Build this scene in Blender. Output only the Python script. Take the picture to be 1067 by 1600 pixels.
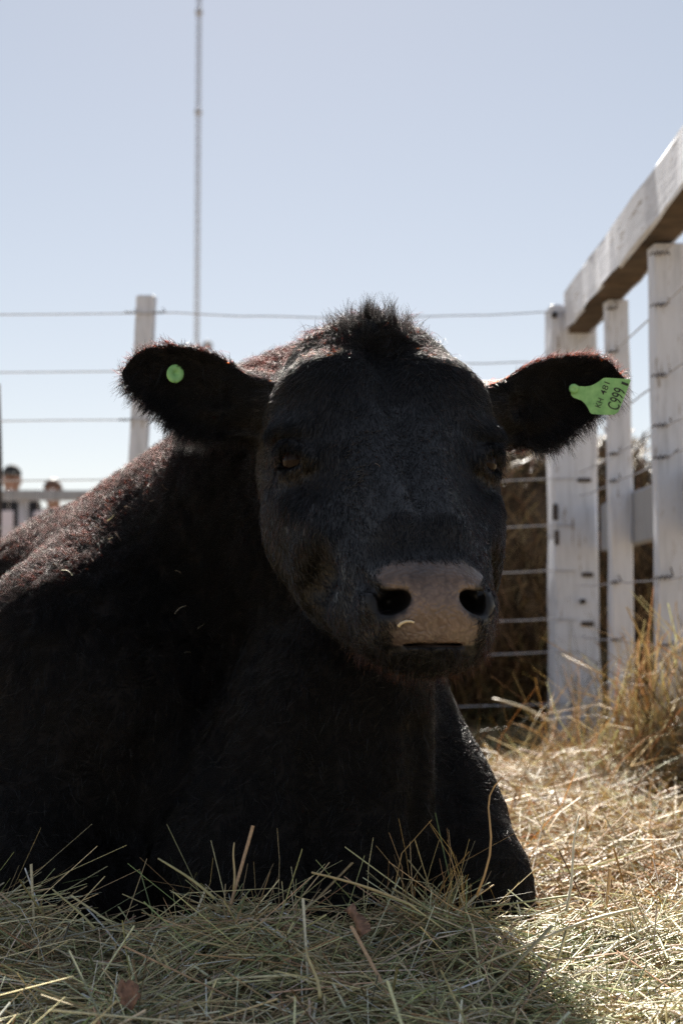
import bpy, math, random
import numpy as np
from mathutils import Vector, Matrix, Quaternion

for _o in list(bpy.data.objects):
    bpy.data.objects.remove(_o, do_unlink=True)
SC = bpy.context.scene
COL = SC.collection
RNG = np.random.default_rng(7)
random.seed(7)

# ---------------------------------------------------------------- camera, sky, sun, exposure
CAM_Z, PITCH, FPX = 0.50, math.atan(150 / 2223.0), 2223.0
cam_data = bpy.data.cameras.new('camera')
cam = bpy.data.objects.new('camera', cam_data)
COL.objects.link(cam)
cam.location = (0, 0, CAM_Z)
cam.rotation_euler = (math.pi / 2 + PITCH, 0, 0)
cam_data.sensor_fit = 'HORIZONTAL'
cam_data.sensor_width = 24.0
cam_data.lens = 50.0
cam_data.clip_start = 0.02
cam_data.clip_end = 6000.0
cam_data.dof.use_dof = True
cam_data.dof.focus_distance = 1.70
cam_data.dof.aperture_fstop = 5.6
SC.camera = cam

SUN_EL, SUN_AZ = math.radians(36), math.radians(-2)      # azimuth from +Y (behind the bull) towards +X
world = bpy.data.worlds.new('World')
SC.world = world
world.use_nodes = True
wn = world.node_tree
wn.nodes.clear()
w_out = wn.nodes.new('ShaderNodeOutputWorld')
w_bg = wn.nodes.new('ShaderNodeBackground')
w_sky = wn.nodes.new('ShaderNodeTexSky')
w_sky.sky_type = 'NISHITA'
w_sky.sun_disc = False
w_sky.sun_elevation = SUN_EL
w_sky.sun_rotation = SUN_AZ
w_sky.altitude = 1800
w_sky.air_density = 1.0
w_sky.dust_density = 0.25
w_sky.ozone_density = 1.0
w_gam = wn.nodes.new('ShaderNodeGamma')                                # thin high haze evens the whole sky out
w_gam.inputs['Gamma'].default_value = 0.52
w_tint = wn.nodes.new('ShaderNodeMixRGB')                              # white balance of the whole sky
w_tint.blend_type = 'MULTIPLY'
w_tint.inputs[0].default_value = 1.0
w_tint.inputs[2].default_value = (1.11, 1.0, 0.925, 1)
wn.links.new(w_sky.outputs[0], w_gam.inputs['Color'])
wn.links.new(w_gam.outputs[0], w_tint.inputs[1])
wn.links.new(w_tint.outputs[0], w_bg.inputs[0])
w_bg.inputs[1].default_value = 0.095
wn.links.new(w_bg.outputs[0], w_out.inputs[0])

sun_data = bpy.data.lights.new('sun', 'SUN')
sun_data.energy = 5.0
sun_data.angle = math.radians(0.5)
sun_data.color = (1.0, 0.94, 0.85)
sun = bpy.data.objects.new('sun', sun_data)
COL.objects.link(sun)
sun.location = (0, 20, 30)
_sd = Vector((math.sin(SUN_AZ) * math.cos(SUN_EL), math.cos(SUN_AZ) * math.cos(SUN_EL), math.sin(SUN_EL)))
sun.rotation_euler = _sd.to_track_quat('Z', 'Y').to_euler()

SC.view_settings.view_transform = 'Standard'
SC.view_settings.look = 'None'
SC.view_settings.exposure = 1.7
SC.view_settings.gamma = 1.0
SC.view_settings.use_curve_mapping = False
SC.render.engine = 'CYCLES'
SC.cycles.max_bounces = 8
SC.cycles.diffuse_bounces = 6
SC.cycles.glossy_bounces = 3
SC.cycles.transmission_bounces = 4
SC.cycles.transparent_max_bounces = 6
SC.cycles.caustics_reflective = False
SC.cycles.caustics_refractive = False
SC.cycles.use_denoising = True
SC.cycles.use_adaptive_sampling = True
SC.cycles.adaptive_threshold = 0.006
SC.cycles.denoiser = 'OPENIMAGEDENOISE'
SC.cycles.denoising_input_passes = 'RGB_ALBEDO_NORMAL'
SC.cycles.denoising_prefilter = 'NONE'
try:
    SC.cycles_curves.shape = 'RIBBONS'
    SC.cycles_curves.subdivisions = 2
except Exception:
    pass


# ---------------------------------------------------------------- helpers
def at(u, v, Y):
    """World point at depth Y that a photo pixel (1067 x 1600) looks at."""
    up = (800 - v) / FPX
    ry = math.cos(PITCH) - math.sin(PITCH) * up
    rz = math.sin(PITCH) + math.cos(PITCH) * up
    t = Y / ry
    return np.array([(u - 533.5) / FPX * t, Y, CAM_Z + rz * t])


def tag(o, label=None, cat=None, group=None, kind=None):
    if label: o['label'] = label
    if cat: o['category'] = cat
    if group: o['group'] = group
    if kind: o['kind'] = kind
    return o


def link(name, data, mat=None, parent=None):
    o = bpy.data.objects.new(name, data)
    COL.objects.link(o)
    if mat is not None:
        data.materials.append(mat)
    if parent is not None:
        o.parent = parent
    return o


def empty(name, loc=(0, 0, 0), rz=0.0):
    o = bpy.data.objects.new(name, None)
    COL.objects.link(o)
    o.location = loc
    o.rotation_euler = (0, 0, rz)
    return o


def outward(verts, faces):
    """flip the faces when the signed volume says they point inwards"""
    o = verts.mean(0)
    a, b, c = verts[faces[:, 0]] - o, verts[faces[:, 1]] - o, verts[faces[:, 2]] - o
    vol = (a * np.cross(b, c)).sum()
    if faces.shape[1] == 4:
        d = verts[faces[:, 3]] - o
        vol += (a * np.cross(c, d)).sum()
    return faces if vol >= 0 else faces[:, ::-1]


def py_mesh(name, V, F, smooth=None):
    """mesh from lists (faces of any size), turned outwards"""
    V = np.asarray(V, float)
    T = np.array([(f[0], f[i], f[i + 1]) for f in F for i in range(1, len(f) - 1)])
    if outward(V, T) is not T:
        F = [tuple(reversed(f)) for f in F]
    me = bpy.data.meshes.new(name)
    me.from_pydata([tuple(v) for v in V], [], [tuple(f) for f in F])
    if smooth is not None:
        me.polygons.foreach_set('use_smooth', [bool(smooth(f)) for f in F])
    me.update()
    return me


def np_mesh(name, verts, faces, smooth=True):
    """Mesh from an (n,3) array and an (m,3|4) int array."""
    me = bpy.data.meshes.new(name)
    verts = np.ascontiguousarray(verts, dtype=np.float32)
    faces = np.ascontiguousarray(outward(verts, np.asarray(faces)), dtype=np.int32)
    k = faces.shape[1]
    me.vertices.add(len(verts))
    me.vertices.foreach_set('co', verts.ravel())
    me.loops.add(faces.size)
    me.loops.foreach_set('vertex_index', faces.ravel())
    me.polygons.add(len(faces))
    me.polygons.foreach_set('loop_start', np.arange(0, faces.size, k, dtype=np.int32))
    me.polygons.foreach_set('use_smooth', np.full(len(faces), smooth, dtype=bool))
    me.update(calc_edges=True)
    return me


class NT:
    """Tiny node-tree builder for materials."""
    def __init__(self, name):
        self.m = bpy.data.materials.new(name)
        self.m.use_nodes = True
        self.t = self.m.node_tree
        self.t.nodes.clear()
        self.out = self.t.nodes.new('ShaderNodeOutputMaterial')

    def n(self, kind, **props):
        nd = self.t.nodes.new(kind)
        for k, v in props.items():
            if k.startswith('i_'):
                nd.inputs[k[2:].replace('_', ' ')].default_value = v
            else:
                setattr(nd, k, v)
        return nd

    def l(self, a, b):
        self.t.links.new(a, b)

    def ramp(self, fac, stops):
        r = self.t.nodes.new('ShaderNodeValToRGB')
        e = r.color_ramp.elements
        while len(e) < len(stops):
            e.new(0.5)
        for i, (p, c) in enumerate(stops):
            e[i].position = p
            e[i].color = (*c, 1) if len(c) == 3 else c
        self.l(fac, r.inputs[0])
        return r.outputs[0]

    def noise(self, scale, detail=4, vec=None, rough=0.55):
        nd = self.n('ShaderNodeTexNoise')
        nd.inputs['Scale'].default_value = scale
        nd.inputs['Detail'].default_value = detail
        nd.inputs['Roughness'].default_value = rough
        if vec is not None:
            self.l(vec, nd.inputs['Vector'])
        return nd

    def bump(self, height, strength=0.3, dist=0.01):
        b = self.n('ShaderNodeBump')
        b.inputs['Strength'].default_value = strength
        b.inputs['Distance'].default_value = dist
        self.l(height, b.inputs['Height'])
        return b.outputs[0]

    def coords(self):
        return self.n('ShaderNodeTexCoord').outputs['Object']

    def surf(self, sh):
        self.l(sh, self.out.inputs['Surface'])
        return self.m


def simple_mat(name, col, rough=0.6, noise_scale=0, var=0.15, bump=0.0, metallic=0.0, spec=0.5):
    t = NT(name)
    p = t.n('ShaderNodeBsdfPrincipled')
    p.inputs['Roughness'].default_value = rough
    p.inputs['Metallic'].default_value = metallic
    p.inputs['Specular IOR Level'].default_value = spec
    if noise_scale:
        nz = t.noise(noise_scale, 5, t.coords())
        a = tuple(c * (1 - var) for c in col)
        b = tuple(min(1, c * (1 + var)) for c in col)
        t.l(t.ramp(nz.outputs[0], [(0.3, a), (0.7, b)]), p.inputs['Base Color'])
        if bump:
            t.l(t.bump(nz.outputs[0], bump, 0.01), p.inputs['Normal'])
    else:
        p.inputs['Base Color'].default_value = (*col, 1)
    return t.surf(p.outputs[0])


# ---------------------------------------------------------------- signed distance shapes -> one closed mesh
def smin(a, b, k):
    h = np.clip(0.5 + 0.5 * (b - a) / k, 0, 1)
    return b + (a - b) * h - k * h * (1 - h)


def smax(a, b, k):
    return -smin(-a, -b, k)


def ell(p, c, r, R=None):
    q = p - np.asarray(c, np.float32)
    if R is not None:
        q = q @ np.asarray(R, np.float32)
    r = np.asarray(r, np.float32)
    k0 = np.sqrt(((q / r) ** 2).sum(-1))
    k1 = np.sqrt(((q / r ** 2) ** 2).sum(-1)) + 1e-9
    return k0 * (k0 - 1) / k1


def rcone(p, a, b, ra, rb):
    a = np.asarray(a, np.float32); b = np.asarray(b, np.float32)
    ba = b - a
    t = np.clip(((p - a) @ ba) / float(ba @ ba), 0, 1)
    d = p - a - t[..., None] * ba
    return np.sqrt((d * d).sum(-1)) - (ra + t * (rb - ra))


def poly_caps(p, pts, r):
    d = None
    for i in range(len(pts) - 1):
        e = rcone(p, pts[i], pts[i + 1], r, r)
        d = e if d is None else np.minimum(d, e)
    return d


def surface_nets(f, lo, hi, h, B=8, slack=1.9):
    lo = np.asarray(lo, float); hi = np.asarray(hi, float)
    nb = np.ceil((hi - lo) / (h * B)).astype(int)
    n = nb * B + 1
    cc = np.stack(np.meshgrid(*[(np.arange(nb[i]) + .5) * B * h + lo[i] for i in range(3)], indexing='ij'), -1).astype(np.float32)
    dc = f(cc.reshape(-1, 3)).reshape(nb)
    V = np.repeat(np.repeat(np.repeat(np.where(dc > 0, 1.0, -1.0).astype(np.float32), B, 0), B, 1), B, 2)
    V = np.pad(V, ((0, 1), (0, 1), (0, 1)), mode='edge')
    act = np.argwhere(np.abs(dc) < B * h * 0.87 * slack)
    off = np.stack(np.meshgrid(*[np.arange(B + 1)] * 3, indexing='ij'), -1).reshape(-1, 3)
    for s in range(0, len(act), 600):
        a = act[s:s + 600]
        idx = (a[:, None, :] * B + off[None]).reshape(-1, 3)
        d = f((idx * h + lo).astype(np.float32))
        V[idx[:, 0], idx[:, 1], idx[:, 2]] = d
    ins = V < 0
    c = ins[:-1, :-1, :-1].astype(np.uint8)
    tot = np.zeros_like(c)
    for i in (0, 1):
        for j in (0, 1):
            for k in (0, 1):
                tot += ins[i:n[0] - 1 + i, j:n[1] - 1 + j, k:n[2] - 1 + k]
    cells = np.argwhere((tot > 0) & (tot < 8))
    ident = np.full(tot.shape, -1, np.int32)
    ident[cells[:, 0], cells[:, 1], cells[:, 2]] = np.arange(len(cells))
    acc = np.zeros((len(cells), 3)); cnt = np.zeros(len(cells))
    corners = [(i, j, k) for i in (0, 1) for j in (0, 1) for k in (0, 1)]
    for ca in corners:
        for ax in range(3):
            if ca[ax] == 1:
                continue
            cb = list(ca); cb[ax] = 1
            va = V[cells[:, 0] + ca[0], cells[:, 1] + ca[1], cells[:, 2] + ca[2]]
            vb = V[cells[:, 0] + cb[0], cells[:, 1] + cb[1], cells[:, 2] + cb[2]]
            m = (va < 0) != (vb < 0)
            t = va[m] / (va[m] - vb[m])
            pos = np.tile(np.array(ca, float), (m.sum(), 1))
            pos[:, ax] += t
            acc[m] += pos; cnt[m] += 1
    verts = (cells + acc / cnt[:, None]) * h + lo
    quads = []
    for ax in range(3):
        o1, o2 = [(1, 2), (2, 0), (0, 1)][ax]
        sl = [slice(1, n[i] - 1) for i in range(3)]
        sl[ax] = slice(0, n[ax] - 1)
        sb = list(sl); sb[ax] = slice(1, n[ax])
        A = ins[tuple(sl)]; Bq = ins[tuple(sb)]
        for flip in (False, True):
            e = np.argwhere((A & ~Bq) if not flip else (~A & Bq))
            for i in range(3):
                if i != ax:
                    e[:, i] += 1
            def cid(d1, d2):
                q = e.copy(); q[:, o1] -= d1; q[:, o2] -= d2
                return ident[q[:, 0], q[:, 1], q[:, 2]]
            q = np.stack([cid(1, 1), cid(0, 1), cid(0, 0), cid(1, 0)], 1)
            if flip:
                q = q[:, ::-1]
            quads.append(q)
    q = np.concatenate(quads)
    return verts, q[(q >= 0).all(1)]


def tube_mesh(name, pts, r, sides=6, r_end=None, caps=True):
    """A tube along a polyline; r may shrink to r_end."""
    pts = np.asarray(pts, float)
    n = len(pts)
    tan = np.gradient(pts, axis=0)
    tan /= np.linalg.norm(tan, axis=1)[:, None]
    ref = np.array([0, 0, 1.0]) if abs(tan[0, 2]) < 0.9 else np.array([1.0, 0, 0])
    rr = np.linspace(r, r if r_end is None else r_end, n)
    V = []
    for i in range(n):
        a = np.cross(tan[i], ref); a /= np.linalg.norm(a)
        b = np.cross(tan[i], a)
        ang = np.arange(sides) * 2 * math.pi / sides
        V.append(pts[i] + rr[i] * (np.cos(ang)[:, None] * a + np.sin(ang)[:, None] * b))
    V = np.concatenate(V)
    F = []
    for i in range(n - 1):
        for j in range(sides):
            k = (j + 1) % sides
            F.append((i * sides + j, i * sides + k, (i + 1) * sides + k, (i + 1) * sides + j))
    F = [tuple(f) for f in F]
    if caps:
        F.append(tuple(range(sides))[::-1]); F.append(tuple((n - 1) * sides + j for j in range(sides)))
    return py_mesh(name, V, F, lambda f: len(f) == 4)

# ---------------------------------------------------------------- the bull: shape
YAW = math.radians(8.6)
HO = np.array([0.062, 1.82, 0.687], np.float32)                       # midpoint between the eyes
H_R = np.array([math.cos(YAW), math.sin(YAW), 0], np.float32)         # lateral, towards the viewer's right
H_F = np.array([math.sin(YAW), -math.cos(YAW), 0], np.float32)        # forwards, towards the camera
H_Z = np.array([0, 0, 1], np.float32)
HM = np.stack([H_R, H_F, H_Z])                                        # rows: local axes in world


def to_head(p):
    return (p - HO) @ HM.T


def from_head(q):
    return np.asarray(q, np.float32) @ HM + HO


E1 = np.array([0.80, -0.60]); E2 = np.array([0.60, 0.80])             # along the face / out of the face, in (forward, up)
_S = np.array([-.275, -.25, -.22, -.17, -.10, -.02, .06, .12, .18, .24, .285, .318, .338, .352])
_VT = np.array([.014, .048, .070, .086, .089, .068, .048, .037, .033, .036, .036, .026, .008, -.02])
_VB = np.array([-.06, -.13, -.18, -.21, -.215, -.210, -.205, -.188, -.152, -.122, -.096, -.084, -.076, -.058])
_W = np.array([.050, .098, .128, .152, .158, .150, .143, .134, .113, .090, .073, .066, .057, .030])


def _cub(x, X, Y):
    """smooth monotone-ish interpolation of a table"""
    d = np.gradient(Y, X)
    i = np.clip(np.searchsorted(X, x) - 1, 0, len(X) - 2)
    h = X[i + 1] - X[i]
    t = np.clip((x - X[i]) / h, 0, 1)
    return ((1 + 2 * t) * (1 - t) ** 2 * Y[i] + t * (1 - t) ** 2 * h * d[i]
            + t * t * (3 - 2 * t) * Y[i + 1] + t * t * (t - 1) * h * d[i + 1])


def head_loft(q):
    s = q[:, 1] * E1[0] + q[:, 2] * E1[1]
    v = q[:, 1] * E2[0] + q[:, 2] * E2[1]
    sc = np.clip(s, _S[0], _S[-1])
    vt, vb, w = _cub(sc, _S, _VT), _cub(sc, _S, _VB), _cub(sc, _S, _W)
    vm = vt * 0.42 + vb * 0.58
    hv = np.where(v > vm, vt - vm, vm - vb)
    n = 2.6 - .25 * np.clip((-.02 - sc) / .12, 0, 1)
    n = np.where(v > vm, n, 1.75)
    e = (np.abs(q[:, 0] / w) ** n + np.abs((v - vm) / hv) ** n) ** (1 / n)
    d = (e - 1) * np.minimum(w, hv)
    return np.where(np.abs(s - sc) > 0, np.maximum(d, 0) + np.abs(s - sc), d)


def sym(q):
    r = q.copy(); r[:, 0] = np.abs(r[:, 0])
    return r


EYE_C = np.array([.117, .004, .000], np.float32)                     # right-hand eye in the head frame
EYE_N = np.array([.82, .56, .10], np.float32); EYE_N /= np.linalg.norm(EYE_N)
EYE_T = np.cross(np.array([0, 0, 1.0]), EYE_N); EYE_T /= np.linalg.norm(EYE_T)      # points to the rear/outside ... sideways along the slit
EYE_U = np.cross(EYE_N, EYE_T)


def eye_pt(t, u, n):
    return EYE_C + t * EYE_T + u * EYE_U + n * EYE_N


class Ear:
    def __init__(self, base, tip, face, wu, wl, cup):
        self.b = np.asarray(base, np.float32)
        ax = np.asarray(tip, np.float32) - self.b
        self.L = float(np.linalg.norm(ax)); self.a = ax / self.L
        f = np.asarray(face, np.float32); f = f - self.a * (f @ self.a); self.f = f / np.linalg.norm(f)
        u = np.cross(self.a, self.f); self.u = u if u[2] > 0 else -u
        self.wu, self.wl, self.cup = wu, wl, cup
        self.T = np.array([-.35, 0, .15, .35, .55, .75, .9, 1.0])
        self.PU = np.array([.50, .64, .86, 1.0, .98, .84, .56, .02])
        self.PL = np.array([.55, .76, .96, .96, .72, .48, .27, .02])

    def lw(self, p):
        q = p - self.b
        return q @ self.a / self.L, q @ self.u, q @ self.f

    def sdf(self, p):
        l, w, t = self.lw(p)
        lc = np.clip(l, -.35, 1)
        up = _cub(lc, self.T, self.PU) * self.wu; lo = _cub(lc, self.T, self.PL) * self.wl
        d_out = np.maximum(w - up, -lo - w)
        wc = (up - lo) / 2; hw = (up + lo) / 2
        rel = (w - wc) / np.maximum(hw, .01)
        t0 = self.cup * np.clip(rel, -1.2, 1.2) ** 2 * np.clip(1.25 - lc, .3, 1) - .012 + .02 * lc * lc
        d = smax(np.abs(t - t0) - .0080, d_out, .012)
        return np.where(l != lc, np.maximum(d, np.abs(l - lc) * self.L), d)

    def at(self, l, rel, t=0.0):
        up = float(_cub(np.array([l]), self.T, self.PU)[0]) * self.wu; lo = float(_cub(np.array([l]), self.T, self.PL)[0]) * self.wl
        w = (up - lo) / 2 + rel * (up + lo) / 2
        t0 = self.cup * rel ** 2 * min(max(1.25 - l, .3), 1) - .012 + .02 * l * l
        return self.b + self.a * l * self.L + self.u * w + self.f * (t0 + t)


EAR_A = Ear(at(378, 628, 1.95), at(192, 583, 1.985), (-.16, -1, -.02), .058, .071, .030)
EAR_B = Ear(at(786, 640, 1.955), at(974, 594, 1.985), (.22, -1, -.05), .055, .068, .026)


R_NOSE = np.array([[math.cos(.45), 0, math.sin(.45)], [0, 1, 0], [-math.sin(.45), 0, math.cos(.45)]], np.float32)


def nostril(m):
    d = ell(m, (.0435, .252, -.181), (.0185, .045, .0115), R_NOSE)
    d = smin(d, rcone(m, (.050, .246, -.179), (.066, .228, -.165), .0095, .0068), .008)
    return smin(d, rcone(m, (.066, .226, -.164), (.077, .205, -.146), .0070, .0035), .006)


def head_sdf(q):
    """q: points in the head frame."""
    d = head_loft(q)
    m = sym(q)
    # brow, cheek, jaw
    d = smin(d, ell(m, (.108, -.020, .037), (.048, .042, .019)), .014)
    d = smin(d, ell(m, (.112, -.045, -.080), (.038, .070, .066)), .035)
    d = smin(d, rcone(m, (.122, .022, -.054), (.080, .130, -.108), .017, .012), .016)          # cheek bone
    d = smin(d, rcone(m, (.040, .000, .036), (.024, .190, -.096), .030, .026), .040)            # edges of the nose bridge
    d = smin(d, ell(m, (.066, -.048, .080), (.066, .050, .055)), .060)                          # frontal bulges
    d = smin(d, ell(q, (0, -.150, .146), (.088, .065, .058)), .06)            # poll
    # hollows in front of the eyes and beside the nose bridge
    d = smax(d, -ell(m, (.138, .088, -.020), (.048, .062, .028)), .036)
    d = smax(d, -rcone(q, (0, -.05, .156), (0, .02, .082), .006, .003), .045)                   # furrow of the forehead
    d = smax(d, -ell(m, (.118, .120, -.160), (.036, .042, .040)), .032)
    d = smax(d, -rcone(m, (.108, .082, -.170), (.096, .098, -.235), .016, .020), .024)          # recess between cheek and muzzle
    # muzzle: upper lip, wings of the nose, lip corners, chin
    d = smin(d, ell(q, (0, .222, -.188), (.067, .052, .046)), .022)
    d = smin(d, ell(q, (0, .222, -.160), (.066, .042, .017)), .014)
    d = smin(d, rcone(m, (.062, .158, -.190), (.052, .204, -.219), .034, .026), .014)
    d = smin(d, ell(q, (0, .195, -.231), (.046, .048, .021)), .018)
    # jaw line
    d = smin(d, rcone(m, (.045, .13, -.200), (.056, -.06, -.165), .028, .042), .05)
    # mouth slit
    dm = np.abs(q[:, 2] + .2255 + 2.2 * m[:, 0] ** 2 + .06 * (q[:, 1] - .25)) - .0016
    dm = np.maximum(dm, np.maximum(.205 - q[:, 1], m[:, 0] - .050))
    d = smax(d, -dm, .006)
    # philtrum
    d = smax(d, -rcone(q, (0, .276, -.203), (0, .272, -.228), .0022, .003), .006)
    # nostrils: a deep comma with its tail sweeping up and outwards
    nz = nostril(m)
    d = smax(d, -nz, .009)
    d = smin(d, smax(ell(m, (.063, .218, -.186), (.016, .030, .022)), -nz, .006), .010)
    # eye: socket, lids
    open_ = ell(m, eye_pt(0, -.001, .018), (.0240, .0160, .022), np.stack([EYE_T, EYE_U, EYE_N], 1))
    up_l = poly_caps(m, [eye_pt(-.030, -.007, .012), eye_pt(-.016, .010, .022), eye_pt(.002, .0165, .0265), eye_pt(.018, .012, .020), eye_pt(.030, -.003, .008)], .0075)
    lo_l = poly_caps(m, [eye_pt(-.029, -.009, .011), eye_pt(-.011, -.0185, .018), eye_pt(.007, -.0190, .018), eye_pt(.028, -.006, .008)], .0050)
    fold = poly_caps(m, [eye_pt(-.019, -.026, .010), eye_pt(-.002, -.031, .012), eye_pt(.017, -.025, .007)], .0045)
    d = smin(d, ell(m, eye_pt(0, 0, -.004), (.030, .026, .024), np.stack([EYE_T, EYE_U, EYE_N], 1)), .016)
    d = smax(d, -open_, .004)
    d = smin(d, up_l, .007)
    d = smin(d, lo_l, .006)
    d = smin(d, fold, .008)
    tear = poly_caps(m, [eye_pt(-.029, -.010, .014), eye_pt(-.040, -.028, .014), eye_pt(-.050, -.058, .015)], .0035)
    d = smax(d, -tear, .010)
    return d


def body_sdf(p):
    # neck, crest and shoulders
    d = rcone(p, (.020, 2.09, .64), (-.02, 2.20, .66), .170, .222)
    d = smin(d, rcone(p, (-.02, 2.20, .66), (-.43, 2.84, .29), .222, .39), .08)
    d = smin(d, rcone(p, (-.44, 2.84, .32), (-.64, 3.66, .26), .34, .31), .12)          # barrel
    d = smin(d, ell(p, (-.68, 3.95, .27), (.33, .38, .31)), .12)                        # rump
    d = smin(d, ell(p, (-.37, 2.27, .31), (.25, .28, .30)), .10)                         # near shoulder
    # throat, dewlap and brisket
    d = smin(d, rcone(p, (.030, 2.045, .53), (-.02, 2.04, .34), .115, .135), .07)
    d = smin(d, rcone(p, (-.02, 2.02, .34), (-.075, 2.02, .13), .13, .20), .07)
    d = smin(d, rcone(p, (.085, 1.935, .42), (.060, 1.93, .16), .030, .045), .06)         # dewlap fold
    # folded forelegs
    d = smin(d, rcone(p, (.048, 2.20, .37), (.152, 2.05, .190), .112, .088), .035)
    d = smin(d, ell(p, (.172, 1.985, .120), (.092, .085, .100)), .035)
    d = smin(d, rcone(p, (.168, 1.98, .070), (.120, 2.28, .055), .080, .055), .03)
    d = smin(d, rcone(p, (-.46, 2.30, .30), (-.44, 1.98, .10), .20, .115), .06)
    d = smin(d, rcone(p, (-.42, 1.97, .085), (-.20, 2.10, .070), .095, .065), .04)
    d = smin(d, rcone(p, (-.60, 2.42, .22), (-.72, 2.30, .10), .16, .09), .06)
    # folded hind leg and tail
    d = smin(d, ell(p, (-1.02, 3.62, .26), (.20, .34, .25)), .08)
    d = smin(d, rcone(p, (-1.12, 3.50, .12), (-1.10, 3.05, .07), .10, .06), .04)
    d = smin(d, rcone(p, (-.78, 4.30, .50), (-1.00, 4.28, .06), .05, .03), .05)
    # creases of the neck
    for k, (a, b) in enumerate([((-.10, 1.92, .62), (-.17, 1.95, .30)), ((-.20, 2.02, .60), (-.27, 2.00, .28)), ((-.02, 1.87, .40), (-.03, 1.85, .16)), ((.105, 1.90, .33), (.10, 1.90, .12))]):
        d = smax(d, -rcone(p, a, b, .020, .014), .030)
    w = np.sin(p[:, 0] * 21 + 2 * np.sin(p[:, 2] * 7)) * np.sin(p[:, 2] * 13 + p[:, 1] * 9) * .006
    d = d + w
    return smax(d, -p[:, 2], .03)


def bull_sdf(p):
    d = body_sdf(p)
    q = to_head(p)
    m = (np.abs(q[:, 0]) < .30) & (q[:, 1] > -.42) & (q[:, 1] < .42) & (q[:, 2] > -.45) & (q[:, 2] < .40)
    if m.any():
        dh = head_sdf(q[m])
        d[m] = smin(d[m], dh, .022)
    for ear in (EAR_A, EAR_B):
        l, w, t = ear.lw(p)
        m = (l > -.8) & (l < 1.6) & (np.abs(w) < .2) & (np.abs(t) < .2)
        if m.any():
            de = ear.sdf(p[m])
            rb = rcone(p[m], ear.b - ear.a * .05 - ear.f * .012, ear.b + ear.a * .035 - ear.f * .012, .050, .036)
            # the ear is a hollow cone near its root
            rb = smax(rb, -rcone(p[m], ear.b + ear.a * .015 + ear.f * .022, ear.b + ear.a * .09 + ear.f * .016, .016, .026), .012)
            de = smin(de, rb, .018)
            d[m] = smin(d[m], de, .016)
    return d


bv, bq = surface_nets(bull_sdf, (-1.4, 1.50, -.06), (.46, 4.50, 1.04), .0050)
print('bull verts', len(bv))


def march(u, v, near=1.35, far=3.2):
    """Where the ray through a photo pixel meets the bull's skin."""
    a, b = at(u, v, 1.0), None
    o = np.array([0, 0, CAM_Z]); d = (a - o) / np.linalg.norm(a - o)
    t = near
    for _ in range(400):
        p = (o + d * t).astype(np.float32)[None]
        s = float(bull_sdf(p)[0])
        if s < .0006 or t > far:
            break
        t += min(max(s * .6, .0008), .012)
    return o + d * t


def smooth01(x, a, b):
    t = np.clip((x - a) / (b - a), 0, 1)
    return t * t * (3 - 2 * t)


def wob(p, f, seed=0.0):
    """cheap smooth 3-D noise in -1..1"""
    x, y, z = p[:, 0] * f, p[:, 1] * f, p[:, 2] * f
    return (np.sin(x * 1.7 + 1.3 * np.sin(y * 1.1 + seed) + seed) + np.sin(y * 1.9 + 1.2 * np.sin(z * 1.3 + 2 * seed)) + np.sin(z * 1.6 + 1.4 * np.sin(x * 1.2 - seed))) / 3


_PC = np.array([-.232, -.224, -.213, -.202, -.192, -.182, -.172, -.162, -.152, -.144, -.138])
_PW = np.array([.042, .050, .051, .046, .037, .032, .041, .056, .064, .060, .042])


def pad_mask(q):
    """1 on the bare nose pad, 0 on hairy skin (head frame)."""
    a = np.abs(q[:, 0]) + .0035 * wob(q, 160) + .002 * wob(q, 420, 2.)
    w = np.interp(q[:, 2], _PC, _PW)
    m = smooth01(w - a + .004 * wob(q, 300, 4.), -.005, .006)
    m = m * smooth01(q[:, 1], .196, .208) * smooth01(q[:, 2], -.2295, -.2270)
    edge = .224 + .010 * wob(q, 90, 1.)
    top = smooth01(q[:, 1] + np.where(q[:, 2] > -.150, 0, .03), edge - .010, edge + .012)
    return m * top * smooth01(-q[:, 2], .132, .139) * smooth01(nostril(sym(q)), .0005, .0035) * (1 - .30 * smooth01(q[:, 2] + .004 * wob(q, 120, 7.), -.168, -.152))


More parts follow.
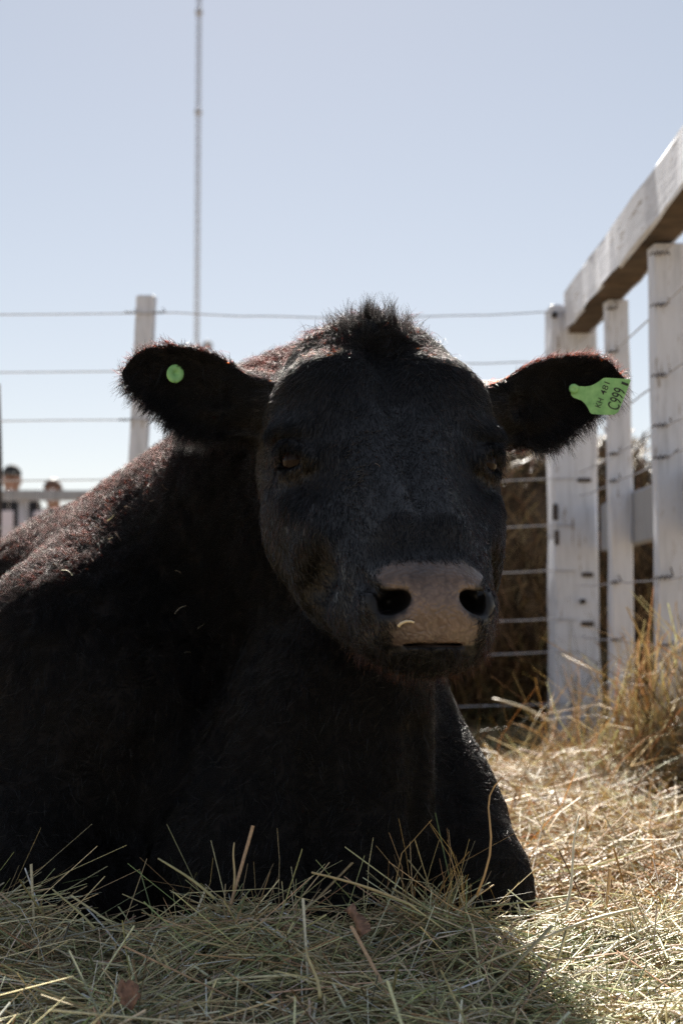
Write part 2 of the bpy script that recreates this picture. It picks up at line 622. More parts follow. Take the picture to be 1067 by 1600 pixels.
# ---------------------------------------------------------------- the bull: materials
def skin_mat():
    t = NT('bull_skin')
    p = t.n('ShaderNodeBsdfPrincipled')
    att = t.n('ShaderNodeAttribute', attribute_name='pad')
    co = t.coords()
    vor = t.n('ShaderNodeTexVoronoi', feature='SMOOTH_F1'); vor.inputs['Scale'].default_value = 190; vor.inputs['Smoothness'].default_value = .35
    nz = t.noise(60, 4, co)
    mixv = t.n('ShaderNodeMixRGB'); mixv.inputs[0].default_value = 0.016
    t.l(co, mixv.inputs[1]); t.l(nz.outputs['Color'], mixv.inputs[2])
    t.l(mixv.outputs[0], vor.inputs['Vector'])
    cell = t.ramp(vor.outputs[0], [(0.15, (.165, .124, .103)), (0.45, (.145, .107, .089)), (0.75, (.108, .079, .065))])
    big = t.noise(28, 4, co)
    tone = t.ramp(big.outputs[0], [(0.32, (.55, .55, .58)), (0.5, (.92, .90, .90)), (0.7, (1.12, 1.05, .99))])
    mul = t.n('ShaderNodeMixRGB', blend_type='MULTIPLY'); mul.inputs[0].default_value = 1
    t.l(cell, mul.inputs[1]); t.l(tone, mul.inputs[2])
    mx = t.n('ShaderNodeMixRGB'); t.l(att.outputs['Fac'], mx.inputs[0])
    at2 = t.n('ShaderNodeAttribute', attribute_name='tear')
    sk = t.ramp(at2.outputs['Fac'], [(.25, (.010, .009, .009)), (.9, (.13, .070, .062))])
    t.l(sk, mx.inputs[1]); t.l(mul.outputs[0], mx.inputs[2])
    t.l(mx.outputs[0], p.inputs['Base Color'])
    sl = t.n('ShaderNodeAttribute', attribute_name='sleek')
    for sock, lo, hi, wet in (('Roughness', .66, .38, .25), ('Specular IOR Level', .06, .24, .42)):
        rg = t.ramp(sl.outputs['Fac'], [(0, (lo,) * 3), (1, (hi,) * 3)])
        mw = t.n('ShaderNodeMixRGB'); t.l(att.outputs['Fac'], mw.inputs[0]); t.l(rg, mw.inputs[1]); mw.inputs[2].default_value = (wet, wet, wet, 1)
        t.l(mw.outputs[0], p.inputs[sock])
    b = t.n('ShaderNodeBump'); b.inputs['Distance'].default_value = .0012
    hr = t.ramp(vor.outputs[0], [(0.1, (1,) * 3), (.7, (0,) * 3)])
    st = t.n('ShaderNodeMath', operation='MULTIPLY'); st.inputs[1].default_value = .75
    t.l(att.outputs['Fac'], st.inputs[0]); t.l(st.outputs[0], b.inputs['Strength'])
    t.l(hr, b.inputs['Height']); t.l(b.outputs[0], p.inputs['Normal'])
    return t.surf(p.outputs[0])


def hair_mat(name, melanin, red, rough=.32, radial=.45, rnd=.02, ior=1.45):
    t = NT(name)
    h = t.n('ShaderNodeBsdfHairPrincipled')
    h.model = 'CHIANG'
    h.parametrization = 'MELANIN'
    h.inputs['Melanin'].default_value = melanin
    h.inputs['Melanin Redness'].default_value = red
    h.inputs['Roughness'].default_value = rough
    h.inputs['Radial Roughness'].default_value = radial
    h.inputs['Random Color'].default_value = rnd
    h.inputs['Random Roughness'].default_value = .3
    h.inputs['IOR'].default_value = ior
    return t.surf(h.outputs[0])


M_SKIN = skin_mat()
M_COAT = hair_mat('coat_hair', .988, .12, rnd=.02, ior=1.28)
M_FACE = hair_mat('face_hair', 1.0, .2, .22, .35, ior=1.30)
M_TUFT = hair_mat('tuft_hair', 1.0, .05)
M_GUARD = hair_mat('guard_hair', .97, .1, .18, .30, rnd=.05, ior=1.48)
M_WHISK = hair_mat('whisker_hair', .90, .2)


def eye_mat():
    t = NT('eye')
    p = t.n('ShaderNodeBsdfPrincipled')
    p.inputs['Base Color'].default_value = (.010, .005, .004, 1)
    p.inputs['Roughness'].default_value = .04
    p.inputs['IOR'].default_value = 1.40
    p.inputs['Specular IOR Level'].default_value = .17
    return t.surf(p.outputs[0])


# ---------------------------------------------------------------- the bull: body
bull_me = np_mesh('bull', bv, bq)
bqh = to_head(bv.astype(np.float32))
padv = np.where((np.abs(bqh[:, 0]) < .11) & (bqh[:, 1] > .18), pad_mask(bqh), 0).astype(np.float32)
pa = bull_me.attributes.new('pad', 'FLOAT', 'POINT')
pa.data.foreach_set('value', padv)
_mq = sym(bqh)
tearv = np.exp(-((poly_caps(_mq, [eye_pt(-.030, -.008, .016), eye_pt(-.036, -.022, .018), eye_pt(-.042, -.036, .018)], .0) + .004 * wob(bqh, 260)) / .0085) ** 2)
tearv = np.where((np.abs(bqh[:, 0]) < .2) & (bqh[:, 1] > -.1), tearv, 0).astype(np.float32)
ta = bull_me.attributes.new('tear', 'FLOAT', 'POINT')
ta.data.foreach_set('value', tearv)
sleek = (smooth01(bqh[:, 1], -.10, -.02) * smooth01(-bqh[:, 2], -.13, -.05) * smooth01(bqh[:, 2], -.30, -.22) * (np.abs(bqh[:, 0]) < .22)).astype(np.float32)
sa = bull_me.attributes.new('sleek', 'FLOAT', 'POINT')
sa.data.foreach_set('value', sleek)
bull = link('bull', bull_me, M_SKIN)
tag(bull, 'large black bull lying in hay, green tags in both ears, facing the camera', 'bull')

M_EYE = eye_mat()
for sgn in (-1, 1):
    c = from_head(EYE_C * np.array([sgn, 1, 1]))
    n, r = 24, .0232
    V, F = [], []
    for i in range(n + 1):
        for j in range(2 * n):
            th, ph = math.pi * i / n, math.pi * j / n
            V.append((r * math.sin(th) * math.cos(ph), r * math.sin(th) * math.sin(ph), r * math.cos(th)))
    for i in range(n):
        for j in range(2 * n):
            k = (j + 1) % (2 * n)
            F.append((i * 2 * n + j, (i + 1) * 2 * n + j, (i + 1) * 2 * n + k, i * 2 * n + k))
    eo = link('eye', np_mesh('eye', np.array(V), np.array(F)), M_EYE, bull)
    eo.location = [float(x) for x in c]

# ---------------------------------------------------------------- the bull: coat
tri = np.concatenate([bq[:, [0, 1, 2]], bq[:, [0, 2, 3]]])
A, B_, C_ = bv[tri[:, 0]], bv[tri[:, 1]], bv[tri[:, 2]]
fn = np.cross(B_ - A, C_ - A)
farea = np.linalg.norm(fn, axis=1) / 2
fn = fn / (2 * farea[:, None] + 1e-12)
vn = np.zeros_like(bv)
for k in range(3):
    np.add.at(vn, tri[:, k], fn * farea[:, None])
vn /= np.linalg.norm(vn, axis=1)[:, None] + 1e-12
if (fn * (A - np.array([-.3, 2.6, .4]))).sum(1).mean() < 0:
    raise RuntimeError('mesh is inside out')
fc = (A + B_ + C_) / 3
fq = to_head(fc.astype(np.float32))
view = np.array([0, 0, CAM_Z]) - fc
view /= np.linalg.norm(view, axis=1)[:, None]
facing = (fn * view).sum(1)


def ear_rel(ear, p):
    l, w, t = ear.lw(p)
    lc = np.clip(l, -.35, 1)
    up = _cub(lc, ear.T, ear.PU) * ear.wu; lo = _cub(lc, ear.T, ear.PL) * ear.wl
    rel = (w - (up - lo) / 2) / np.maximum((up + lo) / 2, .008)
    inside = (l > .12) & (l < 1.1) & (np.abs(rel) < 1.35) & (np.abs(t) < .07)
    return l, rel, t, inside


def in_ear(p):
    p = p.astype(np.float32)
    return ear_rel(EAR_A, p)[3] | ear_rel(EAR_B, p)[3]


f_ear = in_ear(fc)
_j = RNG.random(len(fq))
f_head = (np.abs(fq[:, 0]) < .2) & (fq[:, 1] > -.19 + .06 * _j) & (fq[:, 2] > -.30 + .10 * _j) & (fq[:, 2] < .28) & ~f_ear
f_pad = padv[tri].mean(1)
eye_d = np.minimum(np.linalg.norm(fq - EYE_C, axis=1), np.linalg.norm(fq * np.array([-1, 1, 1]) - EYE_C, axis=1))
dens = np.where(f_head, 20e4, 14e4) * (fc[:, 2] > .03)
dens = np.where(f_ear, 14e4, dens)
dens *= np.where(facing > np.where(f_head, -.80, -.60), 1, .12)
dens *= np.where(fc[:, 1] > 3.2, .10, np.where(fc[:, 1] > 2.7, .5, 1))
dens *= (1 - smooth01(f_pad, .30, .62)) * smooth01(eye_d, .017, .026) * (1 - .85 * smooth01(tearv[tri].mean(1), .3, .7))
# no hair inside nostrils or mouth
mh = np.abs(fq[:, 0])
nost = ((mh - .046) / .028) ** 2 + ((fq[:, 2] + .180) / .020) ** 2 < 1
dens *= ~((nost & (fq[:, 1] > .19)) | ((np.abs(fq[:, 2] + .2255 + 2.2 * mh ** 2) < .004) & (fq[:, 1] > .19) & (mh < .052)))


def sample_faces(weights, rng):
    k = rng.poisson(weights * farea)
    fi = np.repeat(np.arange(len(k)), k)
    r1, r2 = np.sqrt(rng.random(len(fi))), rng.random(len(fi))
    b0, b1, b2 = 1 - r1, r1 * (1 - r2), r1 * r2
    P = A[fi] * b0[:, None] + B_[fi] * b1[:, None] + C_[fi] * b2[:, None]
    t = tri[fi]
    N = vn[t[:, 0]] * b0[:, None] + vn[t[:, 1]] * b1[:, None] + vn[t[:, 2]] * b2[:, None]
    N /= np.linalg.norm(N, axis=1)[:, None]
    return P, N, fi


def cell_rand(P, size, salt):
    c = np.floor(P / size).astype(np.int64)
    h = (c[:, 0] * 73856093) ^ (c[:, 1] * 19349663) ^ (c[:, 2] * 83492791) ^ (salt * 2654435761)
    h = (h ^ (h >> 13)) * 1274126177
    return ((h ^ (h >> 16)) & 0xFFFF) / 65535.0


def cell_vec(P, size, salt):
    return np.stack([cell_rand(P, size, salt + i) for i in range(3)], 1) * 2 - 1


def nrm(v):
    return v / (np.linalg.norm(v, axis=1)[:, None] + 1e-12)


def hair_object(name, P, D, L, bend, mat, rad, curl=0.0, curl_f=2.2, K=5, parent=None, rng=RNG):
    """Strands from roots P along D with length L, bent by the vectors in bend."""
    n = len(P)
    t = np.linspace(0, 1, K)[None, :, None]
    pts = P[:, None] + D[:, None] * (L[:, None, None] * t) + bend[:, None] * (L[:, None, None] * t ** 2)
    if curl is not None and np.any(curl):
        a1 = nrm(np.cross(D, rng.normal(size=(n, 3)))); a2 = np.cross(D, a1)
        ph = rng.random(n)[:, None, None] * 6.28 + t * curl_f * 6.28
        amp = (np.asarray(curl) * np.ones(n))[:, None, None] * t * L[:, None, None]
        pts = pts + amp * (a1[:, None] * np.cos(ph) + a2[:, None] * np.sin(ph))
    hc = bpy.data.hair_curves.new(name)
    hc.add_curves([K] * n)
    hc.attributes['position'].data.foreach_set('vector', np.ascontiguousarray(pts, np.float32).ravel())
    ra = hc.attributes.get('radius') or hc.attributes.new('radius', 'FLOAT', 'POINT')
    rr = (np.asarray(rad) * np.ones(n))[:, None] * np.linspace(1, .18, K)[None] ** .8
    ra.data.foreach_set('value', np.ascontiguousarray(rr, np.float32).ravel())
    return link(name, hc, mat, parent)


# --- short coat over head and body
P, N, fi = sample_faces(dens, RNG)
Q = to_head(P.astype(np.float32))
isH, isE = f_head[fi], f_ear[fi]
n = len(P)
print('coat strands', n)
flow = np.tile(np.array([-.25, .55, -.8]), (n, 1))
hq = Q - np.array([0, -.055, .165])
flow_h = (hq / (np.linalg.norm(hq, axis=1)[:, None] + .01)) @ HM
flow = np.where(isH[:, None], flow_h, flow)
for ear in (EAR_A, EAR_B):
    l, rel, t_, ins = ear_rel(ear, P.astype(np.float32))
    ef = ear.a[None] * .8 + ear.u[None] * (np.sign(rel) * np.abs(rel) ** 1.5)[:, None] * .9 + np.array([0, 0, -.25])
    flow = np.where(ins[:, None], ef, flow)
flow = flow + .35 * np.stack([wob(P, 14, 1.), wob(P, 14, 3.), wob(P, 14, 5.)], 1)
neck = ~isH & ~isE
flow = flow + np.where(neck[:, None], cell_vec(P + .006 * np.stack([wob(P, 60, 1.), wob(P, 60, 2.), wob(P, 60, 3.)], 1), .026, 11), cell_vec(P, .016, 11)) * np.where(neck, .95, np.where(isH, .16 + .5 * smooth01(Q[:, 2], .09, .17), .3))[:, None]
flow = flow + RNG.normal(size=(n, 3)) * np.where(neck, .30, .14)[:, None]
T = nrm(flow - N * (flow * N).sum(1)[:, None])
crown = np.maximum(smooth01(Q[:, 2], .10, .17), smooth01(-Q[:, 1], .09, .15) * smooth01(Q[:, 2], .03, .09)) * isH
inc = np.where(neck, .28 + .30 * smooth01(P[:, 2], .40, .62), np.where(isE, .40, .08 + .50 * crown)) + .10 * RNG.random(n)
D = nrm(T * np.cos(inc)[:, None] + N * np.sin(inc)[:, None])
L = np.where(neck, .012 + .019 * smooth01(P[:, 2], .38, .62), np.where(isE, .018, .011 + .005 * crown + .004 * smooth01(np.abs(Q[:, 0]), .08, .14)))
L = L * np.where(isH & (Q[:, 1] > .15), .62, 1) * (.7 + .6 * RNG.random(n)) * (.75 + .5 * cell_rand(P, .016, 5))
L = np.where(isH & (eye_d[fi] < .035), L * .5, L)
bend = -N * np.where(crown > .2, .40, .22)[:, None] + np.array([0, 0, -.10])
curl = np.where(neck, .05 + .13 * smooth01(P[:, 2], .40, .62), np.where(crown > .2, .10, .04))
for nm, k, mt, rd in (('coat', ~isH, M_COAT, .00030), ('face_coat', isH, M_FACE, .00034)):
    hair_object(nm, P[k], D[k], L[k], bend[k], mt, rd, curl[k], 1.1, 4, bull)

# --- sparse longer guard hairs that catch the light
P, N, fi = sample_faces(dens * np.where(f_head, .16, .03) * ~f_ear * (fc[:, 1] < 2.8), RNG)
Q = to_head(P.astype(np.float32))
n = len(P)
hq = Q - np.array([0, -.055, .165])
flow = np.where(f_head[fi][:, None], (hq / (np.linalg.norm(hq, axis=1)[:, None] + .01)) @ HM, np.array([-.25, .4, -.8])[None])
flow = flow + .55 * np.stack([wob(P, 18, 2.), wob(P, 18, 4.), wob(P, 18, 6.)], 1) + cell_vec(P, .02, 77) * .35 + RNG.normal(size=(n, 3)) * .25
T = nrm(flow - N * (flow * N).sum(1)[:, None])
hair_object('guard_hair', P, nrm(T + N * (.22 + .2 * RNG.random(n))[:, None]), np.where(f_head[fi], .013, .020) * (.6 + .7 * RNG.random(n)), -N * .2 + RNG.normal(size=(n, 3)) * .08, M_GUARD, .00046, .05, 1, 5, bull)
print('guard', n)

# --- upright tuft on the poll and along the crest of the neck
wt = np.exp(-((fq[:, 0] - .0) / .044) ** 2) * smooth01(fq[:, 2], .155, .200) * (fq[:, 1] > -.24) * (fq[:, 1] < -.03) * 30e4
P, N, fi = sample_faces(wt * ~f_ear, RNG)
Q = to_head(P.astype(np.float32))
n = len(P)
cv = cell_vec(P, .013, 31)
D = nrm(N * .55 + np.array([0, .1, 1.0]) + cv * .60 + RNG.normal(size=(n, 3)) * .18 + H_R[None] * (Q[:, 0] * 5)[:, None])
L = (.007 + .032 * cell_rand(P, .015, 8) ** 1.8) * (.55 + .6 * RNG.random(n)) * np.where(np.abs(Q[:, 0]) < .05, 1, .75)
hair_object('forelock', P, D, L, cv * .25 + np.array([0, -.12, -.05]), M_TUFT, .00034, .06, 1.0, 5, bull)
print('tuft', n)

# --- long fringe round the rim of each ear and hair inside it
for ear in (EAR_A, EAR_B):
    l, rel, t_, ins = ear_rel(ear, fc.astype(np.float32))
    w = ins * (smooth01(np.abs(rel), .70, .98) * np.where(rel < 0, 20e4, 9e4) * smooth01(l, .0, .2) + .8e4 * smooth01(t_, .0, .01))
    P, N, fi = sample_faces(w, RNG)
    n = len(P)
    l, rel, t_, _i = ear_rel(ear, P.astype(np.float32))
    rim = smooth01(np.abs(rel), .60, .9)
    cv = cell_vec(P, .011, 41)
    out = ear.u[None] * np.sign(rel)[:, None] * (.75 + .5 * rim)[:, None] + ear.a[None] * (.25 + 1.0 * smooth01(l, .6, 1.0))[:, None] + ear.f[None] * (.30 + .1 * rim)[:, None]
    D = nrm(out + cv * .28 + RNG.normal(size=(n, 3)) * .10)
    D = np.where((rim < .3)[:, None], nrm(ear.f[None] * .45 + np.array([0, 0, -.8]) + ear.a[None] * .3 + cv * .4 + RNG.normal(size=(n, 3)) * .2), D)
    L = np.where(rel < 0, .017, .005) * (.6 + .7 * RNG.random(n)) * (.7 + .6 * cell_rand(P, .011, 4))
    L = np.where(rim < .3, .030 * (.5 + .7 * RNG.random(n)), L)
    bend = np.tile(np.array([0, 0, -.18]), (n, 1)) + cv * .15
    hair_object('ear_hair', P, D, L, bend, M_TUFT, .00030, .05, .8, 5, bull)
    print('ear', n)

# --- pale whiskers on lip and chin
wk = ((fq[:, 1] > .15) & (fq[:, 2] < -.230) & (fq[:, 2] > -.280) & (np.abs(fq[:, 0]) < .085) & (fn @ H_F > -.2)) * 2.2e4
wk = wk + ((fq[:, 1] > .16) & (fq[:, 2] < -.19) & (fq[:, 2] > -.24) & (np.abs(fq[:, 0]) > .055) & (f_pad < .2)) * 1.2e4
P, N, fi = sample_faces(wk, RNG)
n = len(P)
D = nrm(N * .55 + np.array([0, -.25, -.8]) + RNG.normal(size=(n, 3)) * .25)
hair_object('whiskers', P, D, .008 + .012 * RNG.random(n), np.tile(np.array([0, -.1, -.2]), (n, 1)) + RNG.normal(size=(n, 3)) * .1, M_WHISK, .00022, 0, 1, 5, bull)
print('whisk', n)

# ---------------------------------------------------------------- ear tags
def tag_mat():
    t = NT('tag_green')
    p = t.n('ShaderNodeBsdfPrincipled')
    nz = t.noise(90, 4, t.coords())
    t.l(t.ramp(nz.outputs[0], [(.28, (.13, .33, .11)), (.45, (.20, .45, .16)), (.7, (.27, .54, .21))]), p.inputs['Base Color'])
    p.inputs['Roughness'].default_value = .42
    p.inputs['Subsurface Weight'].default_value = .12
    p.inputs['Subsurface Radius'].default_value = (.004, .006, .003)
    return t.surf(p.outputs[0])


M_TAG = tag_mat()
M_INK = simple_mat('tag_ink', (.010, .016, .012), .6)


def slab(name, outline, thick, bevel=.0004):
    """flat plate in the x-z plane, its thickness along y (front at y=0)"""
    n = len(outline)
    V = [(x, 0, z) for x, z in outline] + [(x, thick, z) for x, z in outline]
    F = [tuple(range(n)), tuple(reversed(range(n, 2 * n)))]
    for i in range(n):
        j = (i + 1) % n
        F.append((i, n + i, n + j, j))
    return py_mesh(name, V, F)


def disc_mesh(name, profile, sides=28):
    """lathe about y: profile of (radius, y)"""
    V, F = [], []
    for r, y in profile:
        for j in range(sides):
            a = 2 * math.pi * j / sides
            V.append((r * math.cos(a), y, r * math.sin(a)))
    for i in range(len(profile) - 1):
        for j in range(sides):
            k = (j + 1) % sides
            F.append((i * sides + j, i * sides + k, (i + 1) * sides + k, (i + 1) * sides + j))
    F.append(tuple(reversed(range(sides)))); F.append(tuple((len(profile) - 1) * sides + j for j in range(sides)))
    return py_mesh(name, V, F, lambda f: len(f) == 4)


def text_mesh(body, width, height):
    cu = bpy.data.curves.new('lettering', 'FONT')
    cu.body = body
    cu.extrude = .0
    cu.offset = .004
    o = bpy.data.objects.new('lettering_source', cu)
    COL.objects.link(o)
    bpy.context.view_layer.update()
    me = bpy.data.meshes.new_from_object(o.evaluated_get(bpy.context.evaluated_depsgraph_get()))
    bpy.data.objects.remove(o, do_unlink=True)
    co = np.empty(len(me.vertices) * 3, np.float32); me.vertices.foreach_get('co', co); co = co.reshape(-1, 3)
    lo, hi = co.min(0), co.max(0)
    co = (co - lo) / np.maximum(hi - lo, 1e-6) * np.array([width, height, 0])
    out = np.stack([co[:, 0], np.zeros(len(co)), co[:, 1]], 1)
    me.vertices.foreach_set('co', out.astype(np.float32).ravel())
    me.update()
    return me


TAG_Y = float(march(905, 618)[1]) - .022
_k = TAG_Y / FPX * 1.004
tag_o = at(905, 615, TAG_Y)
tag_px = [(891.5, 611), (892.5, 605), (896, 601.5), (901, 601), (905, 603), (914, 603.8), (923, 602.6), (931, 599), (937, 595), (942, 591.2), (946, 590.4), (962, 591.6), (983, 593.4), (984.5, 594.6), (984, 597),
          (976, 618), (967, 640), (964.5, 645), (959, 648.5), (945, 648.6), (925, 647), (921.5, 645), (919, 639), (915, 632), (909, 626), (902, 623), (896, 621), (892.5, 617)]
ear_tag = link('ear_tag', slab('ear_tag', [((u - 905) * _k, (615 - v) * _k) for u, v in tag_px], .0016), M_TAG, bull)
ear_tag.location = tag_o
ear_tag.rotation_euler = (math.radians(4), 0, math.radians(-6))
ear_tag['label'] = 'green flag-shaped ear tag printed KH 481 and C9991'
st = link('tag_stud', disc_mesh('tag_stud', [(.0066, .0), (.0066, -.0035), (.0058, -.0048), (.0020, -.0052), (.0014, -.0046), (.0004, -.0046)]), M_TAG, ear_tag)
st.location = ((896 - 905) * _k, -.0002, (615 - 607) * _k)
ang = math.radians(68.5)


def put_text(body, u, v, width_px, height_px, name='lettering'):
    me = text_mesh(body, width_px * _k, height_px * _k)
    o = link(name, me, M_INK, ear_tag)
    o.location = ((u - 905) * _k, -.0005, (615 - v) * _k)
    o.rotation_euler = (0, -ang, 0)
    return o


put_text('KH', 937.5, 638.2, 14.5, 9.2)
put_text('481', 945.2, 618.6, 20.5, 9.4)
put_text('C999', 964.8, 643.2, 34.0, 19.0)
put_text('1', 979.8, 604.4, 4.0, 11.0)

bp = march(275, 585)
btn = link('ear_tag_button', disc_mesh('ear_tag_button', [(.0108, .003), (.0120, .001), (.0120, -.0006), (.0108, -.0014), (.0030, -.0018), (.0026, -.0006), (.0006, -.0004)]), M_TAG, bull)
btn.location = bp + np.array([0, -.008, 0])
btn.rotation_euler = (math.radians(-6), math.radians(20), math.radians(16))
btn.scale = (1.0, 1.0, 1.12)
btn['label'] = 'round green ear tag button'

# ---------------------------------------------------------------- ground
def ground_mat():
    t = NT('ground_earth')
    p = t.n('ShaderNodeBsdfPrincipled')
    co = t.coords()
    a, b = t.noise(3, 6, co), t.noise(60, 5, co)
    c1 = t.ramp(a.outputs[0], [(.3, (.26, .20, .13)), (.7, (.42, .34, .23))])
    c2 = t.ramp(b.outputs[0], [(.35, (.55, .5, .42)), (.7, (1.15, 1.1, 1.0))])
    mx = t.n('ShaderNodeMixRGB', blend_type='MULTIPLY'); mx.inputs[0].default_value = 1
    t.l(c1, mx.inputs[1]); t.l(c2, mx.inputs[2]); t.l(mx.outputs[0], p.inputs['Base Color'])
    p.inputs['Roughness'].default_value = .95
    p.inputs['Specular IOR Level'].default_value = .1
    t.l(t.bump(b.outputs[0], .6, .03), p.inputs['Normal'])
    return t.surf(p.outputs[0])


def hay_h(x, y):
    """height of the hay surface"""
    z = .042 + .026 * smooth01(-y, -2.3, -1.7)
    z = z + .012 * np.sin(x * 9 + 2 * np.sin(y * 5)) * np.sin(y * 8 + 1) + .008 * np.sin(x * 23 + y * 17)
    for (cx, cy, h, sx, sy) in MOUNDS:
        z = z + h * np.exp(-((x - cx) / sx) ** 2 - ((y - cy) / sy) ** 2)
    z = z * smooth01(-y, -4.5, -3.9)
    return np.maximum(z, .004)


MOUNDS = [(-.43, 1.76, .045, .12, .16), (-.115, 1.78, .040, .10, .12), (.14, 1.78, .030, .10, .10), (.45, 1.75, .02, .22, .25),
          (.50, 2.6, .03, .3, .5), (.55, 3.5, .05, .30, .5), (.98, 3.30, .20, .24, .50), (.02, 1.80, .015, .07, .08)]
gx = np.unique(np.concatenate([np.linspace(-1.6, 2.2, 90), np.array([-2500, -900, -300, -90, -30, -10, -4, 4, 10, 30, 90, 300, 900, 2500.])]))
gy = np.unique(np.concatenate([np.linspace(.2, 5.6, 110), np.array([-60, -15, -5, -1.5, 6.5, 8, 12, 20, 40, 90, 200, 500, 1200, 3000.])]))
GX, GY = np.meshgrid(gx, gy, indexing='ij')
inh = smooth01(GX, -1.6, -1.2) * smooth01(-GX, -2.1, -1.4) * smooth01(GY, .2, .7)
GZ = np.maximum(hay_h(GX, GY) - .035, 0) * inh
gi = np.arange(GX.size).reshape(GX.shape)
gq = np.stack([gi[:-1, :-1], gi[1:, :-1], gi[1:, 1:], gi[:-1, 1:]], -1).reshape(-1, 4)
ground = link('ground', np_mesh('ground', np.stack([GX, GY, GZ], -1).reshape(-1, 3), gq), ground_mat())
tag(ground, 'bare brown earth of the pen running to the horizon', None, None, 'structure')


# ---------------------------------------------------------------- hay and grass
def straw_mat(name, rough=.45, trans=.40):
    t = NT(name)
    att = t.n('ShaderNodeVertexColor', layer_name='Col')
    p = t.n('ShaderNodeBsdfPrincipled')
    nz = t.noise(220, 3, t.coords())
    mul = t.n('ShaderNodeMixRGB', blend_type='MULTIPLY'); mul.inputs[0].default_value = 1
    t.l(att.outputs[0], mul.inputs[1])
    t.l(t.ramp(nz.outputs[0], [(.3, (.75,) * 3), (.7, (1.15,) * 3)]), mul.inputs[2])
    t.l(mul.outputs[0], p.inputs['Base Color'])
    p.inputs['Roughness'].default_value = rough
    p.inputs['Specular IOR Level'].default_value = .45
    tr = t.n('ShaderNodeBsdfTranslucent'); t.l(mul.outputs[0], tr.inputs['Color'])
    mx = t.n('ShaderNodeMixShader'); mx.inputs[0].default_value = trans
    t.l(p.outputs[0], mx.inputs[1]); t.l(tr.outputs[0], mx.inputs[2])
    return t.surf(mx.outputs[0])


M_STRAW = straw_mat('straw')
M_HAY = straw_mat('green_hay', .5, .10)


def stalks(C, az, el, L, W, colors, bend, K=5, flat=.45, kink=None, rng=RNG):
    """arrays for many stalks at centres C; returns vertices, quads, colours. Cross-section: flattened triangle."""
    n = len(C)
    d = np.stack([np.cos(az) * np.cos(el), np.sin(az) * np.cos(el), np.sin(el)], 1)
    s = nrm(np.cross(d, np.array([0, 0, 1.0]) + rng.normal(size=(n, 3)) * .25))
    u = np.cross(s, d)
    t = np.linspace(-.5, .5, K)
    bs = rng.normal(size=n) * bend; bu = rng.normal(size=n) * bend - np.abs(el) * .05
    cen = C[:, None] + d[:, None] * (L[:, None, None] * t[None, :, None])
    cv = (t ** 2 - .08)[None, :, None] * L[:, None, None]
    cen = cen + s[:, None] * cv * bs[:, None, None] + u[:, None] * cv * bu[:, None, None]
    s3 = (t ** 3)[None, :, None] * L[:, None, None] * (rng.normal(size=n) * bend * 1.5)[:, None, None]
    cen = cen + s[:, None] * s3
    taper = 1 - .45 * (t + .5)
    ph = rng.random(n) * 6.28
    ring = []
    for k in range(3):
        a = ph + k * 2.0944
        ring.append(cen + (s[:, None] * np.cos(a)[:, None, None] + u[:, None] * (np.sin(a) * flat)[:, None, None]) * (W[:, None, None] * .5 * taper[None, :, None]))
    V = np.stack(ring, 2)                                  # n,K,3,3
    base = (np.arange(n) * K * 3)[:, None, None]
    i = np.arange(K - 1)[None, :, None] * 3
    k = np.arange(3)[None, None]
    k2 = (k + 1) % 3
    Fq = np.stack([base + i + k, base + i + k2, base + i + 3 + k2, base + i + 3 + k], -1).reshape(-1, 4)
    col = np.repeat(colors, K * 3, axis=0)
    return V.reshape(-1, 3), Fq, col


def straw_object(name, parts, mat, parent=None):
    off, VV, FF, CC = 0, [], [], []
    for V, F, c in parts:
        VV.append(V); FF.append(F + off); CC.append(c); off += len(V)
    V, F, c = np.concatenate(VV), np.concatenate(FF), np.concatenate(CC)
    me = np_mesh(name, V, F)
    ca = me.color_attributes.new('Col', 'FLOAT_COLOR', 'POINT')
    ca.data.foreach_set('color', np.concatenate([c, np.ones((len(c), 1))], 1).astype(np.float32).ravel())
    return link(name, me, mat, parent)


def palette(n, cols, weights, rng=RNG, var=.30):
    cols = np.array(cols)
    i = rng.choice(len(cols), n, p=np.array(weights) / np.sum(weights))
    return np.clip(cols[i] * (1 + var * rng.normal(size=(n, 1))) * (1 + .06 * rng.normal(size=(n, 3))), .01, .8)


GREENISH = [(.20, .25, .11), (.36, .39, .19), (.55, .50, .27), (.72, .59, .33), (.36, .25, .14), (.80, .74, .56), (.56, .40, .23)]
GOLDEN = [(.58, .38, .15), (.64, .45, .21), (.48, .29, .11), (.68, .54, .32), (.32, .19, .08), (.42, .34, .15)]
hay_parts = []


def clear_of_bull(Cn, d, L, m=-.012):
    k = bull_sdf(Cn.astype(np.float32)) > m
    for s_ in (-.4, .4):
        k &= bull_sdf((Cn + d * (L * s_)[:, None]).astype(np.float32)) > m
    return k


